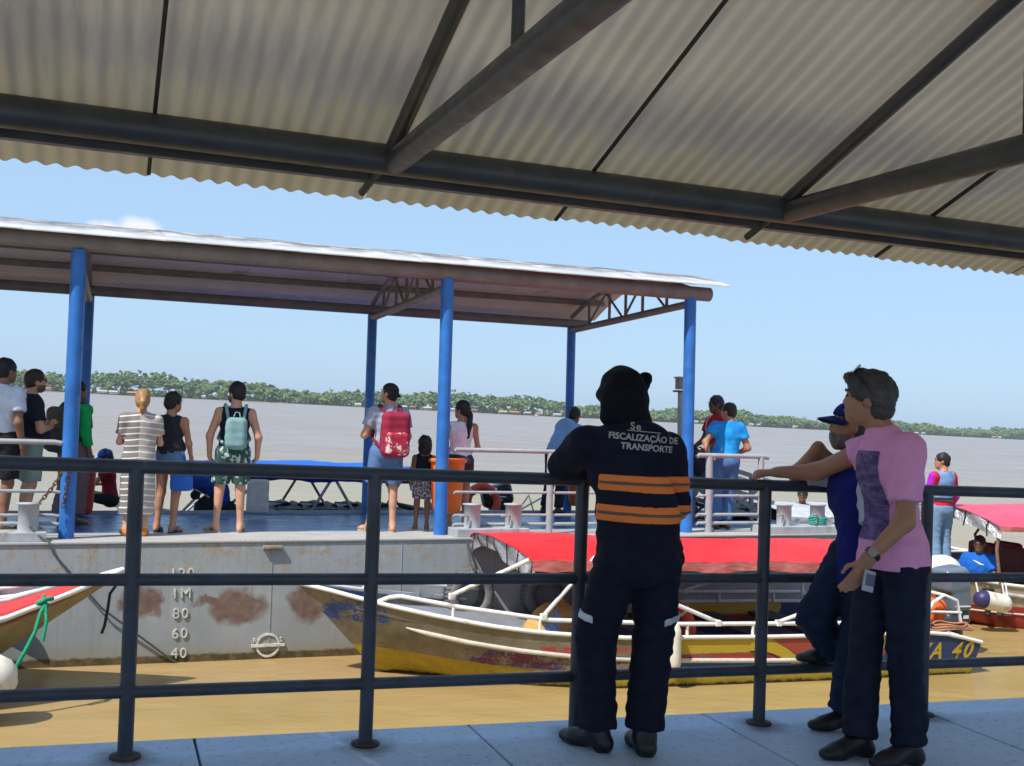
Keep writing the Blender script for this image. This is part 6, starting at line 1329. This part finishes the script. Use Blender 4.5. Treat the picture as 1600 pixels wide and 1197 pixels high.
# uniformed inspector
W1 = dict(pel=(2.225, 4.42, .90), waist=(2.205, 4.435, 1.04), chest=(2.175, 4.465, 1.215), neck=(2.165, 4.495, 1.395), head=(2.145, 4.525, 1.545), shL=(1.985, 4.53, 1.345), elL=(1.96, 4.705, 1.235), wrL=(2.12, 4.785, 1.225), haL=(2.20, 4.79, 1.225), shR=(2.352, 4.445, 1.33), elR=(2.428, 4.50, 1.085), wrR=(2.345, 4.715, 1.20), haR=(2.31, 4.78, 1.22),
          hiL=(2.135, 4.43, .87), hiR=(2.312, 4.42, .87), knL=(2.085, 4.535, .49), knR=(2.325, 4.46, .49), anL=(2.105, 4.52, .085), anR=(2.29, 4.43, .085), toL=(2.035, 4.655, .03), toR=(2.315, 4.57, .03))
p = Person('inspector in dark navy uniform and sun hat leaning on the railing', (2.20, 4.47, .001), 72, 'brown', 1.72, W=W1, hyaw=12, h=.0115, build=1.0, group=GF)
M_uni = fabric('cloth_uniform', (.010, .012, .026), .2, 8); M_or = fabric('hi_vis_orange', (1.0, .25, .06), .06, 10); M_refl = mat('reflective_grey', (.14, .105, .085), .5, bump=.2, bscale=300)
p._t = p.torso; p.torso = lambda e=0.0, lower=True: p._t(e, lower) + [('ell', p.J['chest'] + V3(0, -.035, .125), (.165 + e, .085 + e, .11 + e)), ('cap', p.J['waist'] + V3(0, 0, .02), p.J['pel'] + V3(0, 0, -.06), .165 + e, .165 + e, (YV, .72))]
p.shirt(M_uni, 1.95, .80, .019, 'jacket', wr=.006, h=.0105); JL = list(p.shp)
def slab(z0, z1):
    def f_(F, P):
        zz = P[..., 2] + .02 * P[..., 0] - .10 * P[..., 0] ** 2 * np.sign(P[..., 0]) ; lim = np.maximum(z0 - zz, zz - z1)
        return np.maximum(np.maximum(F - .0045, lim), -.165 - P[..., 0])
    return f_
def slab2(z0, z1):
    def f_(F, P):
        zz = P[..., 2] + .02 * P[..., 0] - .10 * P[..., 0] ** 2 * np.sign(P[..., 0]); return np.maximum(np.maximum(F - .0105, np.maximum(z0 - zz, zz - z1)), -.165 - P[..., 0])
    return f_
for z0 in (1.143, 1.013):
    v, f = blob(JL, .0085, k=.03, wr=.006, wf=20, ws=(1.2, 1.2, .8), post=slab(z0, z0 + .073)); link('hi_vis_band', pydata('hi_vis_band', v, f), p.o, None, M_or)
    v, f = blob(JL, .007, k=.03, wr=.006, wf=20, ws=(1.2, 1.2, .8), post=slab2(z0 + .030, z0 + .044)); link('reflective_strip', pydata('reflective_strip', v, f), p.o, None, M_refl)
p.trousers(M_uni, 1.96, .026, .006, wr=.010, ws=(1, 1, 2.2)); TL_ = list(p.trp)
M_tape = mat('tape_white', (.55, .58, .62), .45, bump=0)
for S, sx in (('L', -1), ('R', 1)):
    k = p.J['kn' + S]
    def f_(F, P, k=k, sx=sx):
        lim = np.maximum(np.abs(P[..., 2] - (k[2] + .085) - sx * .25 * (P[..., 0] - k[0])) - .017, .03 - sx * (P[..., 0] - k[0])); return np.maximum(F - .005, lim)
    v, f = blob(TL_, .0085, k=.022, wr=.010, wf=18, ws=(1, 1, 2.2), post=f_); link('reflective_tape', pydata('reflective_tape', v, f), p.o, None, M_tape)
p.shoes(mat('boot_black', (.012, .012, .014), .35, bump=.3), 'boot', .016, .2, h=.01)
c = p.sc; R = p.R; M_hat = fabric('cloth_hat', (.006, .007, .012), .2, 9)
L = [('ell', p.hp((0, -.005, .05)), (.096, .116, .100), R), ('ell', p.hp((0, -.01, .012)), (.112, .126, .034), R), ('cap', p.hp((0, -.07, .03)), p.hp((0, -.095, -.055)), .08, .092, (R @ V3(0, 1, 0), .55)), ('cap', p.hp((-.06, -.05, -.02)), p.hp((-.066, -.055, -.085)), .045, .045), ('cap', p.hp((.06, -.05, -.02)), p.hp((.085, -.055, -.125)), .05, .055)]
p.add('sun_hat', L, M_hat, .01, k=.03, wr=.004, wf=22)
q = MB(p.M)
def br(u, v):
    a = -.35 + 1.5 * u; r = .098 + .062 * v; lift = .065 * v * max(0, math.sin(a + .35)) ** 2; return p.hp((math.sin(a) * r * .93, math.cos(a) * r * 1.05, .035 + lift - .03 * v * (1 - abs(math.sin(a)))))
q.grid(br, 18, 5); base = list(q.v); q.add([tuple(np.array(x_) + R @ V3(0, 0, -.007)) for x_ in base], [tuple(reversed(f)) for f in list(q.f)], True); q.build('hat_brim', M_hat, p.o)
partof(p.o, 'brim_fold', [('cap', V3(*p.hp((.088, .03, .03))), V3(*p.hp((.122, .02, .10))), .042, .034, (R @ V3(.25, 1, 0), .4))], M_hat, p.M, .008)
jk = [o_ for o_ in bpy.data.objects if o_.parent == p.o and o_.name.startswith('jacket')][0]; bvj = bvh_of(jk); f_ = fwd(72); r_ = Vector((f_.y, -f_.x, 0)); tl = r_ * math.cos(.045) - Vector((0, 0, 1)) * math.sin(.045); tu = Vector((0, 0, 1)) * math.cos(.045) + r_ * math.sin(.045)
M_print = mat('print_grey', (.42, .41, .41), .6, bump=0)
for tx, sz, dx, z in (('FISCALIZAÇÃO DE', .038, .045, 1.378), ('TRANSPORTE', .038, .055, 1.338), ('S', .046, -.011, 1.428), ('e', .046, .014, 1.4265)):
    me = text_mesh(tx, sz, 0, bold=.0012); bm_ = bmesh.new(); bm_.from_mesh(me); bmesh.ops.triangulate(bm_, faces=bm_.faces[:]); bmesh.ops.subdivide_edges(bm_, edges=[e_ for e_ in bm_.edges if e_.calc_length() > .02], cuts=2); bm_.to_mesh(me); bm_.free()
    paint('lettering', me, plane_frame(Vector((2.175, 4.465, z)) + r_ * dx - f_ * .6, tl, tu), bvj, f_, .0035, M_print, p.o)
paint('print_line', ribbon([(-.08, 0), (-.03, 0), (.02, 0), (.07, 0)], lambda s_: .0035), plane_frame(Vector((2.175, 4.465, 1.407)) + r_ * .045 - f_ * .6, tl, tu), bvj, f_, .0035, M_print, p.o)

# man in the pink T-shirt
W2 = dict(pel=(3.405, 4.22, .92), waist=(3.395, 4.22, 1.07), chest=(3.37, 4.235, 1.27), neck=(3.335, 4.235, 1.445), head=(3.272, 4.27, 1.602), shL=(3.345, 4.065, 1.385), elL=(3.285, 4.005, 1.075), wrL=(3.135, 4.05, .905), haL=(3.105, 4.07, .835), shR=(3.42, 4.405, 1.385), elR=(3.27, 4.65, 1.245), wrR=(3.115, 4.735, 1.235), haR=(3.04, 4.77, 1.225),
          hiL=(3.40, 4.135, .90), hiR=(3.405, 4.31, .90), knL=(3.385, 4.09, .50), knR=(3.30, 4.255, .50), anL=(3.40, 4.06, .085), anR=(3.25, 4.21, .085), toL=(3.28, 4.05, .03), toR=(3.10, 4.20, .03))
p = Person('grey haired man in pink T-shirt and jeans with hand on the railing', (3.38, 4.22, .001), 165, 'tan', 1.76, W=W2, hyaw=-24, hpitch=2, h=.0105, build=1.0, group=GF,
           J=dict(pnR=(.35, .1, 0), cuR=(0, 0, -1), cuL=(0, .6, -.5)))
p.shirt(fabric('cloth_pink', (.84, .36, .62), .06, 9), (.74, .36), .855, .016, wr=.007, ws=(1.3, 1.3, .8), se=.018, hf=.022, h=.0105)
p.trousers(fabric('cloth_dark_jeans', (.012, .017, .036), .25, 10), 1.98, .012, .010, 'jeans', wr=.008, waist=.885, ws=(1, 1, 2.4)); p.shoes(mat('shoe_black', (.015, .015, .017)), 'shoe', .014, h=.01)
hr_ = p.hair(H_grey, top=.017, back=.010, rough=.004, h=.008, ext=[((.0, .05, .105), (.0, .092, .100), .032, .022), ((.02, .04, .108), (.035, .078, .096), .028, .018), ((-.02, .04, .108), (-.03, .080, .097), .028, .018)]); p.eyes(H_grey)
p.strands(hr_, mat('hair_strand_grey', (.11, .103, .10), .6, bump=0), 2600, .015); p.strands(hr_, mat('hair_strand_dark', (.040, .037, .036), .6, bump=0), 2600, .015)
sg = thing('sunglasses', 'sunglasses pushed up on the grey hair of the man in pink', 'sunglasses', p.M @ Matrix.Translation(Vector(p.hp((0, .08, .13)))))
q = MB(p.M)
for sd in (-1, 1): q.grid(lambda u, v, sd=sd: p.hp((sd * (.008 + .058 * u), .092 - .012 * u - .035 * v, .112 + .045 * v + .004 * math.sin(3 * u))), 6, 4)
q.build('lens', mat('lens_blue', (.10, .13, .18), .08, bump=0, spec=.8), sg)
q = MB(p.M); [q.tube([p.hp((sd * .068, .078, .115)), p.hp((sd * .090, .02, .07)), p.hp((sd * .084, -.02, .03))], .0045, 6) for sd in (-1, 1)]; q.tube([p.hp((-.066, .082, .115)), p.hp((0, .098, .118)), p.hp((.066, .082, .115))], .004, 6); q.build('frame', mat('frame_black', (.012, .012, .014), .3), sg)
shm = [o_ for o_ in bpy.data.objects if o_.parent == p.o and o_.name.startswith('shirt')][0]; bvs = bvh_of(shm); f_ = fwd(165); r_ = Vector((-f_.y, f_.x, 0))
def pr_(u, v): return (-.125 + .25 * u, -.20 + .40 * v, 0)
q = MB(); q.grid(pr_, 14, 20); me = pydata('chest_print', q.v, q.f)
t = NT('print_purple'); o = t.obj(); M_purp = t.set(t.mix(t.ramp(t.noise(t.mapv(o, (1, 1, 2.5)), 13, 6, .7), .42, .62), (.055, .035, .15), (.20, .13, .30)), .8)
paint('chest_print', me, plane_frame(Vector((3.37, 4.235, 1.17)) + f_ * .7, r_, (0, 0, 1)), bvs, -f_, .004, M_purp, p.o)
wt = thing('wristwatch', 'black wristwatch on the lowered arm of the man in pink', 'watch', Matrix.Translation((3.15, 4.045, .925))); d_ = (Vector(W2['wrL']) - Vector(W2['elL'])).normalized(); c0 = Vector(W2['wrL']) - d_ * .03
x_, y_ = frame_of(d_); q = MB(); q.lathe([(.034, -.012), (.037, -.008), (.037, .008), (.034, .012)], c0, d_, 20); q.build('strap', mat('watch_black', (.012, .012, .014), .4), wt)
out = Vector((-.55, -.75, .3)); out = (out - d_ * out.dot(d_)).normalized(); MB().cyl(c0 + out * .032, c0 + out * .046, .021, n=18).build('case', mat('watch_steel', (.35, .35, .36), .25, .8, bump=0), wt)
ph = thing('phone', 'small pale phone held in the lowered hand of the man in pink', 'phone', Matrix.Translation((3.115, 4.035, .815)))
q = MB(Matrix.Translation((3.128, 4.03, .812)) @ Matrix.Rotation(R_(20), 4, 'Z') @ Matrix.Rotation(R_(12), 4, 'Y')); q.box((0, 0, 0), (.078, .012, .09), bev=.004); q.build('body', mat('phone_silver', (.42, .43, .48), .35, bump=0), ph)
q = MB(Matrix.Translation((3.128, 4.03, .812)) @ Matrix.Rotation(R_(20), 4, 'Z') @ Matrix.Rotation(R_(12), 4, 'Y')); q.box((0, -.0075, .005), (.066, .003, .05)); q.build('label', mat('phone_dark', (.10, .10, .16), .3, bump=0), ph)

# man with the blue cap, one foot on the lower rail
W3 = dict(pel=(3.50, 4.55, .85), waist=(3.485, 4.56, .98), chest=(3.465, 4.575, 1.13), neck=(3.465, 4.605, 1.315), head=(3.45, 4.63, 1.475), shR=(3.515, 4.715, 1.245), elR=(3.265, 4.80, 1.225), wrR=(3.36, 4.765, 1.365), haR=(3.42, 4.74, 1.30), shL=(3.43, 4.42, 1.25), elL=(3.40, 4.36, .98), wrL=(3.45, 4.42, .78), haL=(3.46, 4.44, .70),
          hiL=(3.50, 4.48, .83), hiR=(3.48, 4.62, .83), knR=(3.325, 4.69, .53), anR=(3.50, 4.735, .365), toR=(3.41, 4.785, .305), knL=(3.48, 4.55, .46), anL=(3.465, 4.59, .085), toL=(3.335, 4.61, .03))
p = Person('man in blue cap and royal blue vest with one foot on the rail', (3.45, 4.60, .001), 162, 'tan', 1.66, W=W3, hyaw=-8, hpitch=2, h=.0115, build=1.02, group=GF, J=dict(pnR=(0, 1, 0), cuR=(.0, -.3, -1)))
p.shirt(fabric('cloth_white_sleeve', (.50, .52, .62), .06, 9), .85, .78, .012)
L = p.torso(.030) + [('cap', p.J['pel'], p.J['pel'] + V3(0, 0, -.1), .17, .172, (YV, .82)), ('sub', p.J['neck'] + V3(0, .01, .055), (.07, .07, .05), None, {'k': .01}), ('sub', p.J['shL'] + V3(-.075, 0, -.02), (.065, .12, .10), None, {'k': .01}), ('sub', p.J['shR'] + V3(.075, 0, -.02), (.065, .12, .10), None, {'k': .01}), ('clip', V3(0, 0, .70), V3(0, 0, -1))]
p.add('vest', L, fabric('cloth_royal_vest', (.012, .018, .16), .15, 9), k=.03, wr=.007, wf=18)
p.trousers(fabric('cloth_navy_jeans', (.014, .026, .062), .25, 10), 1.96, .026, .012, 'jeans', wr=.009, ws=(1, 1, 2.4)); p.shoes(mat('shoe_black', (.015, .015, .017)), 'shoe', .014, h=.01)
p.hair(H_grey, top=.006, back=.006); p.cap(fabric('cloth_cap_blue', (.012, .02, .14), .1, 12), False, .085); p.eyes(H_grey, H_beard)
